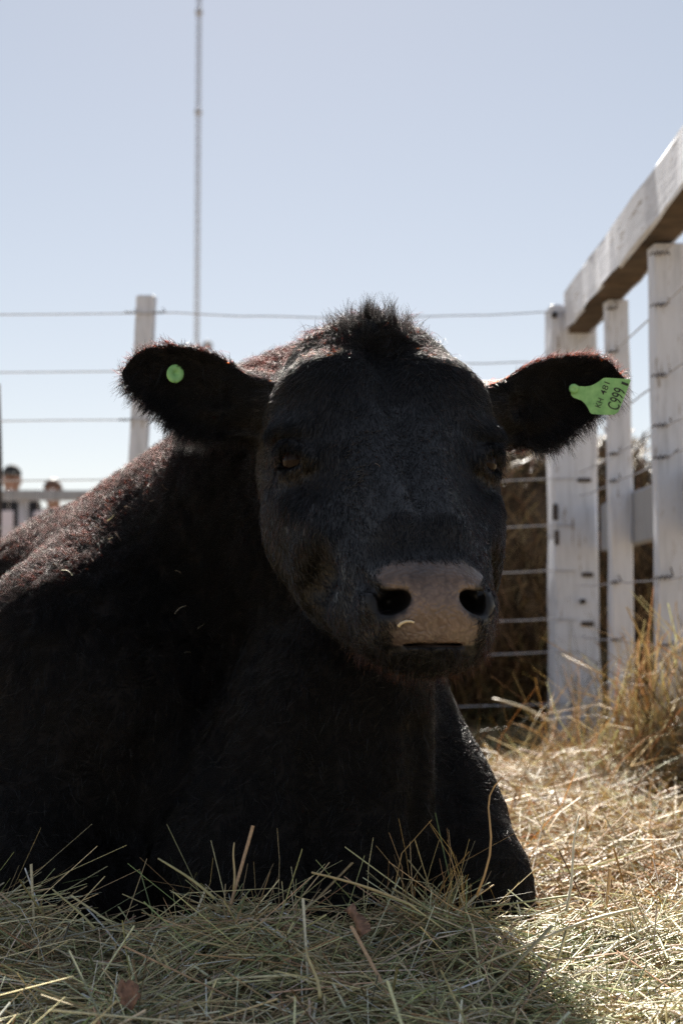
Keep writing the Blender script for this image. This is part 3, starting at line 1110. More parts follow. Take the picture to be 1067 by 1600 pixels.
def strew(n, xr, yr, depth, Lr, Wr, cols, wts, bend, el_sd, az_mean=None, az_sd=.6, xfun=None, lift=0.0, K=5, flat=.45):
    y = RNG.uniform(*yr, n)
    x = RNG.uniform(*xr, n)
    if xfun is not None:
        k = xfun(x, y); x, y = x[k], y[k]; n = len(x)
    az = RNG.uniform(0, 6.283, n) if az_mean is None else az_mean + RNG.normal(size=n) * az_sd
    el = RNG.normal(size=n) * el_sd
    L = Lr[0] + (Lr[1] - Lr[0]) * RNG.random(n) ** 1.7
    W = Wr[0] + (Wr[1] - Wr[0]) * RNG.random(n) ** 2.0
    # follow the slope of the surface
    e = .03
    gxs = (hay_h(x + e, y) - hay_h(x - e, y)) / (2 * e); gys = (hay_h(x, y + e) - hay_h(x, y - e)) / (2 * e)
    el = np.clip(el + np.arctan(gxs * np.cos(az) + gys * np.sin(az)), -.30, .30)
    z = hay_h(x, y) - depth * RNG.random(n) ** 1.3 + lift + np.abs(np.sin(el)) * L * .18
    C = np.stack([x, y, z], 1)
    d = np.stack([np.cos(az) * np.cos(el), np.sin(az) * np.cos(el), np.sin(el)], 1)
    k = clear_of_bull(C, d, L)
    hay_parts.append(stalks(C[k], az[k], el[k], L[k], W[k], palette(k.sum(), cols, wts), bend, K, flat))


def wedge(mx):
    return lambda x, y: np.abs(x) < .26 * y + mx


# dense green-brown hay in front
strew(20000, (-.72, .78), (1.05, 2.02), .032, (.04, .22), (.0014, .0042), GREENISH, [3, 4, 4, 3, 2, 1.2, 2], .8, .10, xfun=wedge(.16))
strew(3200, (-.72, .40), (1.45, 1.98), .025, (.12, .42), (.0020, .0052), GREENISH, [1, 2, 4, 4, 3, 1.5, 3], .6, .08, 0.15, .55, wedge(.16))
strew(2600, (-.72, .78), (1.15, 1.95), .016, (.10, .36), (.0024, .0058), [(.74, .66, .48), (.62, .55, .33), (.54, .38, .22)], [3, 3, 1], .6, .11, xfun=wedge(.16), lift=.006)
# leafy crumbs between the stalks
strew(14000, (-.72, .78), (1.05, 2.02), .034, (.012, .05), (.003, .0085), GREENISH, [4, 4, 3, 2, 2, .8, 2], .6, .35, xfun=wedge(.16), K=3, flat=.15)
# stalks that stand up along the bull's edge come with the front hay; golden hay follows as its own heap
front_parts, hay_parts = hay_parts, []
# golden hay right of and behind the bull
strew(11000, (.05, 1.25), (1.95, 3.3), .045, (.06, .34), (.0018, .0050), GOLDEN, [4, 4, 3, 2, 2, 2], .35, .22, xfun=lambda x, y: (x < .27 * y + .2))
strew(9000, (.02, 1.5), (3.2, 5.3), .045, (.08, .36), (.0022, .0058), GOLDEN, [4, 3, 3, 2, 3, 2.5], .35, .25, xfun=lambda x, y: (x < .27 * y + .25))
strew(1500, (.20, 1.0), (1.9, 3.6), .0, (.15, .40), (.0022, .0056), [(.62, .52, .34), (.52, .40, .22)], [1, 1], .30, .28, xfun=lambda x, y: (x < .27 * y + .2), lift=.012)
gold_parts, hay_parts = hay_parts, front_parts
strew(2500, (-1.3, -.2), (1.9, 2.8), .04, (.08, .3), (.002, .0045), GREENISH, [2, 3, 4, 3, 2, 1, 2], .3, .2)
# stalks that stand up along the bull's edge
def upright(n, pts, spread, Lr, Wr, cols, wts, el_mean, el_sd, bend=.45, az_mean=None, az_sd=.8):
    c = np.array(pts)[RNG.integers(len(pts), size=n)]
    x = c[:, 0] + RNG.normal(size=n) * spread; y = c[:, 1] + RNG.normal(size=n) * spread
    az = RNG.uniform(0, 6.283, n) if az_mean is None else az_mean + RNG.normal(size=n) * az_sd
    el = np.clip(el_mean + RNG.normal(size=n) * el_sd, .1, 1.5)
    L = Lr[0] + (Lr[1] - Lr[0]) * RNG.random(n) ** 1.5
    W = Wr[0] + (Wr[1] - Wr[0]) * RNG.random(n) ** 2
    C = np.stack([x, y, hay_h(x, y) - .03 + np.sin(el) * L * .5], 1)
    d = np.stack([np.cos(az) * np.cos(el), np.sin(az) * np.cos(el), np.sin(el)], 1)
    k = clear_of_bull(C, d, L)
    hay_parts.append(stalks(C[k], az[k], el[k], L[k], W[k], palette(k.sum(), cols, wts), bend))


upright(70, [(-.12, 1.76), (-.07, 1.76), (-.15, 1.74)], .035, (.06, .16), (.0014, .0030), GREENISH, [1, 2, 4, 4, 3, 2, 3], .75, .35)
upright(90, [(.13, 1.80), (.17, 1.80), (.10, 1.78)], .030, (.07, .17), (.0014, .0030), GOLDEN, [3, 3, 3, 1, 3, 2], 1.0, .3)
upright(30, [(-.40, 1.74), (-.30, 1.73), (.02, 1.74), (-.2, 1.74)], .06, (.06, .15), (.0014, .0030), GREENISH, [1, 2, 4, 4, 3, 2, 3], .6, .35)
upright(60, [(.35, 1.55), (.45, 1.7), (.25, 1.5), (.5, 1.9), (-.2, 1.5), (-.4, 1.45), (.05, 1.5)], .13, (.06, .16), (.0014, .0034), GREENISH, [1, 2, 4, 4, 2, 2, 2], .6, .3)
front_parts, hay_parts = hay_parts, gold_parts
upright(500, [(.45, 2.4), (.6, 2.8), (.7, 3.4), (.5, 3.8), (.9, 2.9), (.35, 2.7)], .22, (.08, .28), (.002, .0046), GOLDEN, [3, 4, 2, 3, 2, 1], .6, .35)
hay = straw_object('hay', front_parts, M_HAY)
tag(hay, 'loose greenish hay bedding across the front, below the bull', 'hay', None, 'stuff')
gold = straw_object('straw', hay_parts, M_STRAW)
tag(gold, 'sunlit golden straw covering the ground right of the bull', 'straw', None, 'stuff')
print('hay tris', len(hay.data.polygons) * 2 + len(gold.data.polygons) * 2)

# golden straw heaped against the fence posts
hay_parts = []
upright(420, [(.76, 3.42), (.70, 3.50), (.78, 3.30), (.73, 3.36)], .055, (.10, .42), (.0035, .0085), [(.66, .50, .28), (.72, .60, .40), (.52, .35, .16), (.36, .23, .10)], [4, 4, 2, 1], .95, .42, .8)
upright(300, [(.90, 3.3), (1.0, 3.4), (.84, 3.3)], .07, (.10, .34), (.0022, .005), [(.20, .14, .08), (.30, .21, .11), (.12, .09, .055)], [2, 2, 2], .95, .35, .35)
upright(240, [(.66, 3.55), (.60, 3.7), (.72, 3.3)], .09, (.12, .42), (.0022, .0052), GOLDEN, [3, 4, 2, 3, 2, 1], .65, .3, .35)
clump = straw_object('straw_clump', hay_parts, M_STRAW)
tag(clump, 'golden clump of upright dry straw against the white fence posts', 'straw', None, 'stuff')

# green-grey grass at the foot of the corner post and along the wire fence
hay_parts = []
GRASS = [(.060, .075, .032), (.09, .10, .045), (.14, .13, .065), (.22, .18, .09)]
upright(110, [(.84, 4.80), (.84, 4.75), (.88, 4.70), (.80, 4.62)], .05, (.15, .55), (.0022, .0050), GRASS, [4, 3, 2, 1], 1.15, .25, .45)
upright(600, [(.30, 4.9), (.45, 5.0), (.6, 4.95), (.2, 4.6), (.55, 4.6), (.1, 5.0), (.68, 4.7)], .16, (.08, .30), (.0022, .0050), GRASS, [3, 4, 3, 2], .85, .35, .45)
grass = straw_object('grass', hay_parts, M_STRAW)
tag(grass, 'sparse dull green grass at the foot of the corner post and wires', 'grass', None, 'stuff')

# ---------------------------------------------------------------- single long straws and dead leaves on the hay
def straw_thing(a, b, w, col, label, sag=.01, name='straw_stalk'):
    a, b = np.asarray(a, float), np.asarray(b, float)
    t = np.linspace(0, 1, 9)[:, None]
    side = np.cross(b - a, [0, 0, 1.0]); side /= np.linalg.norm(side) + 1e-9
    pts = a + (b - a) * t + np.array([0, 0, 1.0]) * sag * np.sin(t * math.pi) + side * sag * .5 * np.sin(t * 2 * math.pi)
    o = link(name, tube_mesh(name, pts, w / 2, 5, w / 2 * .55), simple_mat('straw_stalk', col, .5, 60, .2))
    tag(o, label, 'straw', 'long single straws lying on the hay')
    return o


straw_thing(at(648, 1418, 1.72), at(487, 1364, 1.66), .0046, (.46, .36, .19), 'thick pale straw slanting up in front of the dark chest, below the muzzle', .004)
straw_thing(at(335, 1405, 1.70), at(247, 1342, 1.71), .0042, (.36, .33, .17), 'greenish straw leaning left out of the hay mound on the left', .003)
straw_thing(at(365, 1392, 1.70), at(366, 1317, 1.71), .0034, (.38, .30, .16), 'short straw standing upright on the left hay mound', .002)
straw_thing(at(148, 1452, 1.66), at(82, 1390, 1.68), .0034, (.34, .32, .17), 'thin green straw leaning left near the left edge of the hay', .002)
straw_thing(at(500, 1560, 1.42), at(478, 1480, 1.46), .0040, (.44, .37, .19), 'upright yellow straw in the shaded foreground hay', .003)
straw_thing(at(885, 1425, 1.64), at(905, 1275, 1.66), .0038, (.62, .56, .42), 'tall pale sunlit straw standing right of the foreleg', .004)
straw_thing(at(745, 1400, 1.70), at(784, 1215, 1.78), .0032, (.50, .30, .12), 'curved orange-brown stem rising in front of the folded foreleg', .016)
straw_thing(at(1000, 1420, 1.62), at(760, 1505, 1.50), .0040, (.46, .40, .25), 'long pale straw lying across the sunlit hay on the right', .006)
straw_thing(at(862, 1130, 4.35), at(770, 1092, 4.40), .0100, (.50, .42, .27), 'thick pale reed leaning left in front of the corner post', .01)
straw_thing(at(842, 1172, 4.3), at(890, 1098, 4.35), .0080, (.52, .42, .25), 'dry reed leaning right across the foot of the corner post', .01)


def leaf_thing(p, size, col, rot, label):
    n = 9
    V, F = [], []
    rs = np.random.default_rng(int(p[0] * 1e4) % 997)
    for i in range(n):
        t = i / (n - 1)
        w = size * .42 * math.sin(math.pi * min(max(t * .92 + .04, 0), 1)) ** .7 * (1 + .25 * rs.normal() * .5)
        for s_ in (-1, -.5, 0, .5, 1):
            V.append((s_ * w, (t - .5) * size, .34 * size * abs(s_) ** 1.5 + .14 * size * math.sin(3 * t + s_) + rs.normal() * size * .012))
    for i in range(n - 1):
        for j in range(4):
            a = i * 5 + j
            F.append((a, a + 1, a + 6, a + 5))
    o = link('dead_leaf', np_mesh('dead_leaf', np.array(V), np.array(F)), simple_mat('dead_leaf', col, .6, 120, .5, .5))
    o.modifiers.new('thickness', 'SOLIDIFY').thickness = .0006
    o.location = p - np.array([0, 0, .004])
    o.rotation_euler = rot
    tag(o, label, 'leaf', 'dead leaves on the hay')
    return o


leaf_thing(at(547, 1440, 1.66), .036, (.27, .15, .095), (.95, .3, 1.2), 'curled pinkish-brown dead leaf at the edge of the dark chest')
leaf_thing(at(201, 1552, 1.46), .030, (.27, .145, .09), (.9, -.2, .3), 'pinkish-brown dead leaf in the shaded hay, lower left')

# curl of straw stuck to the nose, a few flecks of chaff on the coat
nb = [march(u, v) + np.array([0, -.0030, .0]) for u, v in ((622, 979), (627, 974), (634, 971), (642, 971), (647, 973))]
o = link('straw_fleck', tube_mesh('straw_fleck', nb, .0019, 5, .0012), simple_mat('straw_fleck', (.62, .52, .36), .6))
tag(o, 'short curled pale straw stuck to the left of the nose pad', 'straw')
fl = []
for u, v in ((237, 746), (262, 771), (240, 790), (176, 817), (157, 832), (188, 846), (176, 848), (295, 1025), (281, 900), (176, 805), (283, 958), (110, 900), (316, 985), (590, 737), (205, 800)):
    p = march(u, v)
    fl.append(p + np.array([0, -.02, .006]))
fl = np.array(fl); nf = len(fl)
chaff = straw_object('chaff', [stalks(fl, RNG.uniform(-.6, .6, nf), RNG.uniform(-1.2, 1.2, nf), RNG.uniform(.006, .020, nf), RNG.uniform(.0010, .0016, nf), palette(nf, [(.6, .52, .4)], [1]), .4)], M_STRAW)
tag(chaff, 'tiny pale flecks of chaff caught in the bull\'s neck hair', 'chaff', None, 'stuff')

# ---------------------------------------------------------------- white board fence on the right
def paint_mat(name, base=(.61, .635, .71), wear=.55, stretch=(18, 18, 1.6), dirt=(.22, .17, .13)):
    t = NT(name)
    p = t.n('ShaderNodeBsdfPrincipled')
    co = t.coords()
    mp = t.n('ShaderNodeMapping'); mp.inputs['Scale'].default_value = stretch
    t.l(co, mp.inputs['Vector'])
    g = t.noise(3.2, 8, mp.outputs[0], .65)
    g2 = t.noise(9, 5, co)
    c1 = t.ramp(g.outputs[0], [(.25, tuple(c * .62 for c in base)), (.48, base), (.8, tuple(min(1, c * 1.12) for c in base))])
    chip = t.ramp(g.outputs[0], [(.57, (0, 0, 0)), (.63, (1, 1, 1))])
    spot = t.ramp(g2.outputs[0], [(wear - .06, (0, 0, 0)), (wear + .03, (1, 1, 1))])
    mm = t.n('ShaderNodeMath', operation='MULTIPLY'); t.l(chip, mm.inputs[0]); t.l(spot, mm.inputs[1])
    mx = t.n('ShaderNodeMixRGB'); t.l(mm.outputs[0], mx.inputs[0]); t.l(c1, mx.inputs[1]); mx.inputs[2].default_value = (*dirt, 1)
    t.l(mx.outputs[0], p.inputs['Base Color'])
    p.inputs['Roughness'].default_value = .55
    t.l(t.bump(g.outputs[0], .35, .006), p.inputs['Normal'])
    return t.surf(p.outputs[0])


M_PAINT = paint_mat('white_paint')
M_RAIL = paint_mat('white_paint_rail', stretch=(14, 1.6, 14), wear=.5)
M_GREYP = paint_mat('grey_paint', (.30, .31, .34))
M_WIRE = simple_mat('fence_wire', (.52, .52, .55), .4, 40, .2, metallic=.5)
M_RUST = simple_mat('rusty_iron', (.06, .045, .04), .7, 80, .4)


def board(name, lo, hi, mat, parent, bev=.006, wob_=.004, seed=1, taper=0):
    """sawn timber: a bevelled box with slightly uneven faces"""
    rs = np.random.default_rng(seed)
    lo, hi = np.asarray(lo, float), np.asarray(hi, float)
    dim = hi - lo
    ax = int(np.argmax(dim))
    o1, o2 = [i for i in range(3) if i != ax]
    b = bev
    ring = np.array([(b, 0), (1 - 0, 0), (0, 0)])
    prof = [(b, 0), (dim[o1] - b, 0), (dim[o1], b), (dim[o1], dim[o2] - b), (dim[o1] - b, dim[o2]), (b, dim[o2]), (0, dim[o2] - b), (0, b)]
    n = max(int(dim[ax] / .12), 3) + 1
    ts = np.concatenate([[0, .004], np.linspace(.03, dim[ax] - .03, n), [dim[ax] - .004, dim[ax]]])
    ph = rs.random((8, 2)) * 6.28
    V = []
    for i, t in enumerate(ts):
        ins = .004 if i in (0, len(ts) - 1) else 0
        for k, (x, y) in enumerate(prof):
            dx = wob_ * .5 * math.sin(t * 5 + ph[k, 0]) + rs.normal() * wob_ * .25
            dy = wob_ * .5 * math.sin(t * 4 + ph[k, 1]) + rs.normal() * wob_ * .25
            cx, cy = dim[o1] / 2, dim[o2] / 2
            x2 = cx + (x - cx) * (1 - 2 * ins / dim[o1]) + dx; y2 = cy + (y - cy) * (1 - 2 * ins / dim[o2]) + dy
            v = [0, 0, 0]; v[ax] = lo[ax] + t; v[o1] = lo[o1] + x2; v[o2] = lo[o2] + y2
            V.append(v)
    F = []
    m = len(ts)
    for i in range(m - 1):
        for k in range(8):
            k2 = (k + 1) % 8
            F.append((i * 8 + k, i * 8 + k2, (i + 1) * 8 + k2, (i + 1) * 8 + k))
    F.append(tuple(range(8))[::-1]); F.append(tuple((m - 1) * 8 + k for k in range(8)))
    return link(name, py_mesh(name, V, F), mat, parent)


FENCE_Y = 5.05
wf = empty('board_fence', (.85, 4.4, 0))
tag(wf, 'white painted board fence with heavy top rail running along the right edge', 'fence')


def under(o, parent):
    o.parent = parent
    o.matrix_parent_inverse = Matrix.Translation(-Vector(parent.location))
    return o


RZ = 1.485                                                             # underside of the top rail
cp = under(board('corner_post', (.752, FENCE_Y, -.1), (.915, FENCE_Y + .15, RZ + .105), M_PAINT, None, .010, .006, 3), wf)
cp['label'] = 'thick corner post of the white fence with a notch and dark nails'
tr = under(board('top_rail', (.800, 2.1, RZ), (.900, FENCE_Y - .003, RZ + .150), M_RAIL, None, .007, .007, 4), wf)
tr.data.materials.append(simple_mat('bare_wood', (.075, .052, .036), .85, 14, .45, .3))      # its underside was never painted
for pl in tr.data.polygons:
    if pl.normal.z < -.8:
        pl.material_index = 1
for k, (x0, y0, w, d) in enumerate([(.845, 4.47, .072, .06), (.838, 3.77, .105, .07), (.838, 2.75, .10, .07)]):
    under(board('post', (x0, y0, -.1), (x0 + w, y0 + d, RZ - .003), M_PAINT, None, .006, .004, 10 + k), wf)
under(board('lower_rail', (.918, 2.1, .700), (.955, FENCE_Y - .01, .866), M_GREYP, None, .005, .004, 21), wf)
# iron fittings on the corner post
for k, (u, v, w, h) in enumerate([(868, 800, 8, 26), (870, 840, 7, 24), (913, 750, 22, 6), (918, 898, 18, 7), (910, 940, 7, 7), (918, 975, 20, 8), (866, 492, 7, 7)]):
    c = at(u, v, FENCE_Y - .006); s_ = FENCE_Y / FPX
    under(board('iron_fitting', c - np.array([w * s_ / 2, .004, h * s_ / 2]), c + np.array([w * s_ / 2, .012, h * s_ / 2]), M_RUST, None, .002, .001, 40 + k), wf)

# wires along the board fence
WH = [float(at(858, v, FENCE_Y)[2]) for v in (488, 566, 657, 748, 821, 892, 968, 1019, 1100)]


def wire(name, pts, r, parent, mat=M_WIRE):
    return under(link(name, tube_mesh(name, pts, r, 6), mat), parent)


def run(a, b, sag, n=14, seed=0, j=.0015):
    rs = np.random.default_rng(seed)
    t = np.linspace(0, 1, n)[:, None]
    p = np.asarray(a) + (np.asarray(b) - np.asarray(a)) * t - np.array([0, 0, 1.0]) * sag * 4 * t * (1 - t)
    return p + rs.normal(size=p.shape) * j


def knot(p, parent, seed, axis=(1, 0, 0), L=.05):
    """a wire tie: a short tight helix with two loose ends"""
    rs = np.random.default_rng(seed)
    a = np.asarray(axis, float); e1 = np.cross(a, [0, 0, 1.0]); e1 /= np.linalg.norm(e1); e2 = np.cross(a, e1)
    t = np.linspace(-1, 1, 26)[:, None]
    pts = np.asarray(p) + a * t * L / 2 + .005 * (e1 * np.cos(t * 12) + e2 * np.sin(t * 12)) * (1 - .4 * np.abs(t))
    pts = np.concatenate([pts, pts[-1:] + (rs.normal(size=3) * .3 + [-.2, -.6, .4]) * .025])
    return under(link('wire_tie', tube_mesh('wire_tie', pts, .0020, 5), M_RUST), parent)


side = [(.985, .006), (1.31, .0), (1.12, .01), (.90, .008), (.58, .004), (.40, .006), (1.45, .003)]
for k, (z, sag) in enumerate(side):
    y_near, y_mid, y_far = 3.77 - .006, 4.47 - .006, FENCE_Y - .006
    x = .86
    pts = np.concatenate([run((x + .01, 2.2, z), (x + .005, y_near, z), sag, 10, k), run((x + .005, y_near, z), (x, y_mid, z), sag, 8, k + 9)[1:], run((x, y_mid, z), (x - .01, y_far, z), sag, 8, k + 19)[1:]])
    wire('wire', pts, .0024, wf)
    knot((x - .01, y_near - .005, z), wf, k, (1, 0, .1), .05)
    knot((x - .002, y_mid - .005, z), wf, k + 50, (1, 0, .1), .035)

# ---------------------------------------------------------------- wire fence across the back
rf = empty('wire_fence', (-.7, FENCE_Y, 0))
tag(rf, 'wire fence behind the bull with a thin white wooden post on the left', 'fence')
tp = board('post', (-.760, FENCE_Y - .02, -.1), (-.695, FENCE_Y + .03, float(at(222, 462, FENCE_Y)[2])), M_PAINT, None, .004, .003, 31)
tp.rotation_euler = (0, 0, 0)
tp = under(tp, rf)
# the post leans a little to the right
for v_ in tp.data.vertices:
    v_.co.x += (v_.co.z - 1.0) * .043
for k, z in enumerate(WH):
    zl = z + (float(at(220, [490, 581, 657, 750, 823, 892, 966, 1020, 1100][k], FENCE_Y)[2]) - z)
    xp = -.727 + (zl - 1.0) * .043
    pts = np.concatenate([run((-4.6, FENCE_Y - .004, zl - .01), (xp, FENCE_Y - .026, zl), .012, 14, 60 + k), run((xp, FENCE_Y - .026, zl), (.75, FENCE_Y - .008, z), .018 if k != 1 else -.004, 14, 80 + k)[1:], run((.75, FENCE_Y - .008, z), (.83, FENCE_Y - .008, z), 0, 3, 3)[1:]])
    wire('wire', pts, .0024, rf)
    knot((xp - .052, FENCE_Y - .027, zl), rf, 200 + k, (1, 0, 0), .045)
    knot((xp + .052, FENCE_Y - .027, zl), rf, 300 + k, (1, 0, 0), .045)

# dark pole at the far left
pole = link('pole', tube_mesh('pole', [at(-12, 1250, 5.4), at(-8, 900, 5.4), at(-5, 760, 5.4), at(-4, 720, 5.4), at(-6, 600, 5.4)], .026, 8, .016), simple_mat('dark_wood', (.045, .032, .026), .8, 30, .3))
tag(pole, 'dark slender wooden pole at the left edge of the pen', 'pole')

# ---------------------------------------------------------------- round hay bales behind the wires
def bale(x0, x1, y, r, label, seed, n=9000):
    rs = np.random.default_rng(seed)
    e = empty('hay_bale', ((x0 + x1) / 2, y, 0))
    tag(e, label, 'hay bale', 'round hay bales behind the fence')
    na, nx = 48, 16
    V, F = [], []
    for i in range(nx + 1):
        x = x0 + (x1 - x0) * i / nx
        for j in range(na):
            a = 2 * math.pi * j / na
            rr = r * (1 + .025 * math.sin(3 * a + i * .7 + seed) + .02 * rs.normal()) * (.96 if i in (0, nx) else 1)
            zz = r + rr * math.sin(a)
            V.append((x, y + rr * math.cos(a), max(zz * .985, 0)))
    for i in range(nx):
        for j in range(na):
            k = (j + 1) % na
            F.append((i * na + j, i * na + k, (i + 1) * na + k, (i + 1) * na + j))
    F = [tuple(f) for f in F] + [tuple(reversed(range(na))), tuple(nx * na + j for j in range(na))]
    me = py_mesh('bale_core', V, F, lambda f: True)
    t = NT('bale_hay')
    p = t.n('ShaderNodeBsdfPrincipled'); co = t.coords()
    mp = t.n('ShaderNodeMapping'); mp.inputs['Scale'].default_value = (3, 14, 14); t.l(co, mp.inputs[0])
    nz = t.noise(6, 7, mp.outputs[0])
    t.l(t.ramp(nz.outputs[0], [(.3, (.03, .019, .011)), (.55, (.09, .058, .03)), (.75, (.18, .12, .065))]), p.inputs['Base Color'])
    p.inputs['Roughness'].default_value = .9
    t.l(t.bump(nz.outputs[0], .8, .03), p.inputs['Normal'])
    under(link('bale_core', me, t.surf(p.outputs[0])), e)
    a = rs.uniform(0, 2 * math.pi, n)
    x = rs.uniform(x0, x1, n)
    rr = r * (1.0 + rs.uniform(-.01, .035, n))
    C = np.stack([x, y + rr * np.cos(a), np.maximum(r + rr * np.sin(a), .03)], 1)
    tang = np.stack([rs.normal(size=n) * .7, -np.sin(a), np.cos(a)], 1) + np.stack([np.zeros(n), np.cos(a), np.sin(a)], 1) * (rs.normal(size=n) * .25)[:, None]
    tang = nrm(tang)
    az = np.arctan2(tang[:, 1], tang[:, 0]); el = np.arcsin(np.clip(tang[:, 2], -1, 1))
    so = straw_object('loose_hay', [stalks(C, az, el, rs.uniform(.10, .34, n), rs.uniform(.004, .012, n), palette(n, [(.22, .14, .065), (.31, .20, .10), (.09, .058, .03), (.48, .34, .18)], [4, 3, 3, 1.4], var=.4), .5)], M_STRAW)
    under(so, e)['kind'] = 'stuff'
    return e


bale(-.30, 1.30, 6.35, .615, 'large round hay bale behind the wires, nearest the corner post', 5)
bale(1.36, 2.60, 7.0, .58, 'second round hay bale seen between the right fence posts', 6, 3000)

# ---------------------------------------------------------------- far rail fence with notice boards and two people
FY = 11.5
ff = empty('rail_fence', (-3.0, FY, 0))
tag(ff, 'distant grey painted rail fence at far left behind the bull', 'fence')
zt = float(at(50, 766, FY)[2]); zb = float(at(50, 782, FY)[2])
under(board('rail', (-6.2, FY, zb), (-.4, FY + .05, zt), M_GREYP, None, .008, .004, 51), ff)
for k, u in enumerate((-160, 35, 235, 430)):
    c = at(u, 800, FY + .053)
    under(board('post', (c[0] - .035, FY + .053, -.05), (c[0] + .035, FY + .12, zt - .01), M_GREYP, None, .006, .004, 52 + k), ff)
M_PAPER = simple_mat('notice_board', (.62, .58, .68), .6, 12, .04)
for u0, u1, v0, v1, lab in ((-14, 20, 798, 845, 'blank pale lilac notice board on the far rail fence, left edge'), (54, 86, 799, 850, 'blank pale lilac notice board on the far rail fence, beside the bull\'s back')):
    a, b = at(u0, v0, FY - .03), at(u1, v1, FY - .03)
    o = board('notice_board', (a[0], FY - .045, b[2]), (b[0], FY - .025, a[2]), M_PAPER, None, .003, .001, 70)
    tag(o, lab, 'board', 'notice boards on the far fence')
    # two hangers hook each board to the rail
    for f in (.2, .8):
        x = a[0] + (b[0] - a[0]) * f
        h = link('hanger', tube_mesh('hanger', [(x, FY - .034, a[2] - .01), (x, FY - .03, zt + .004), (x, FY + .03, zt + .012)], .003, 5), M_WIRE, o)

M_SKINP = simple_mat('skin', (.30, .17, .12), .55, 20, .1)
M_BLACKC = simple_mat('black_cloth', (.012, .012, .014), .85, 40, .3)
M_GREYC = simple_mat('grey_cloth', (.10, .10, .115), .85, 40, .3)
M_JEAN = simple_mat('dark_trousers', (.03, .035, .05), .85, 40, .3)
M_WHITEC = simple_mat('white_cloth', (.72, .72, .74), .8, 40, .1)
M_HAIRB = simple_mat('brown_hair', (.10, .05, .03), .6, 50, .4)


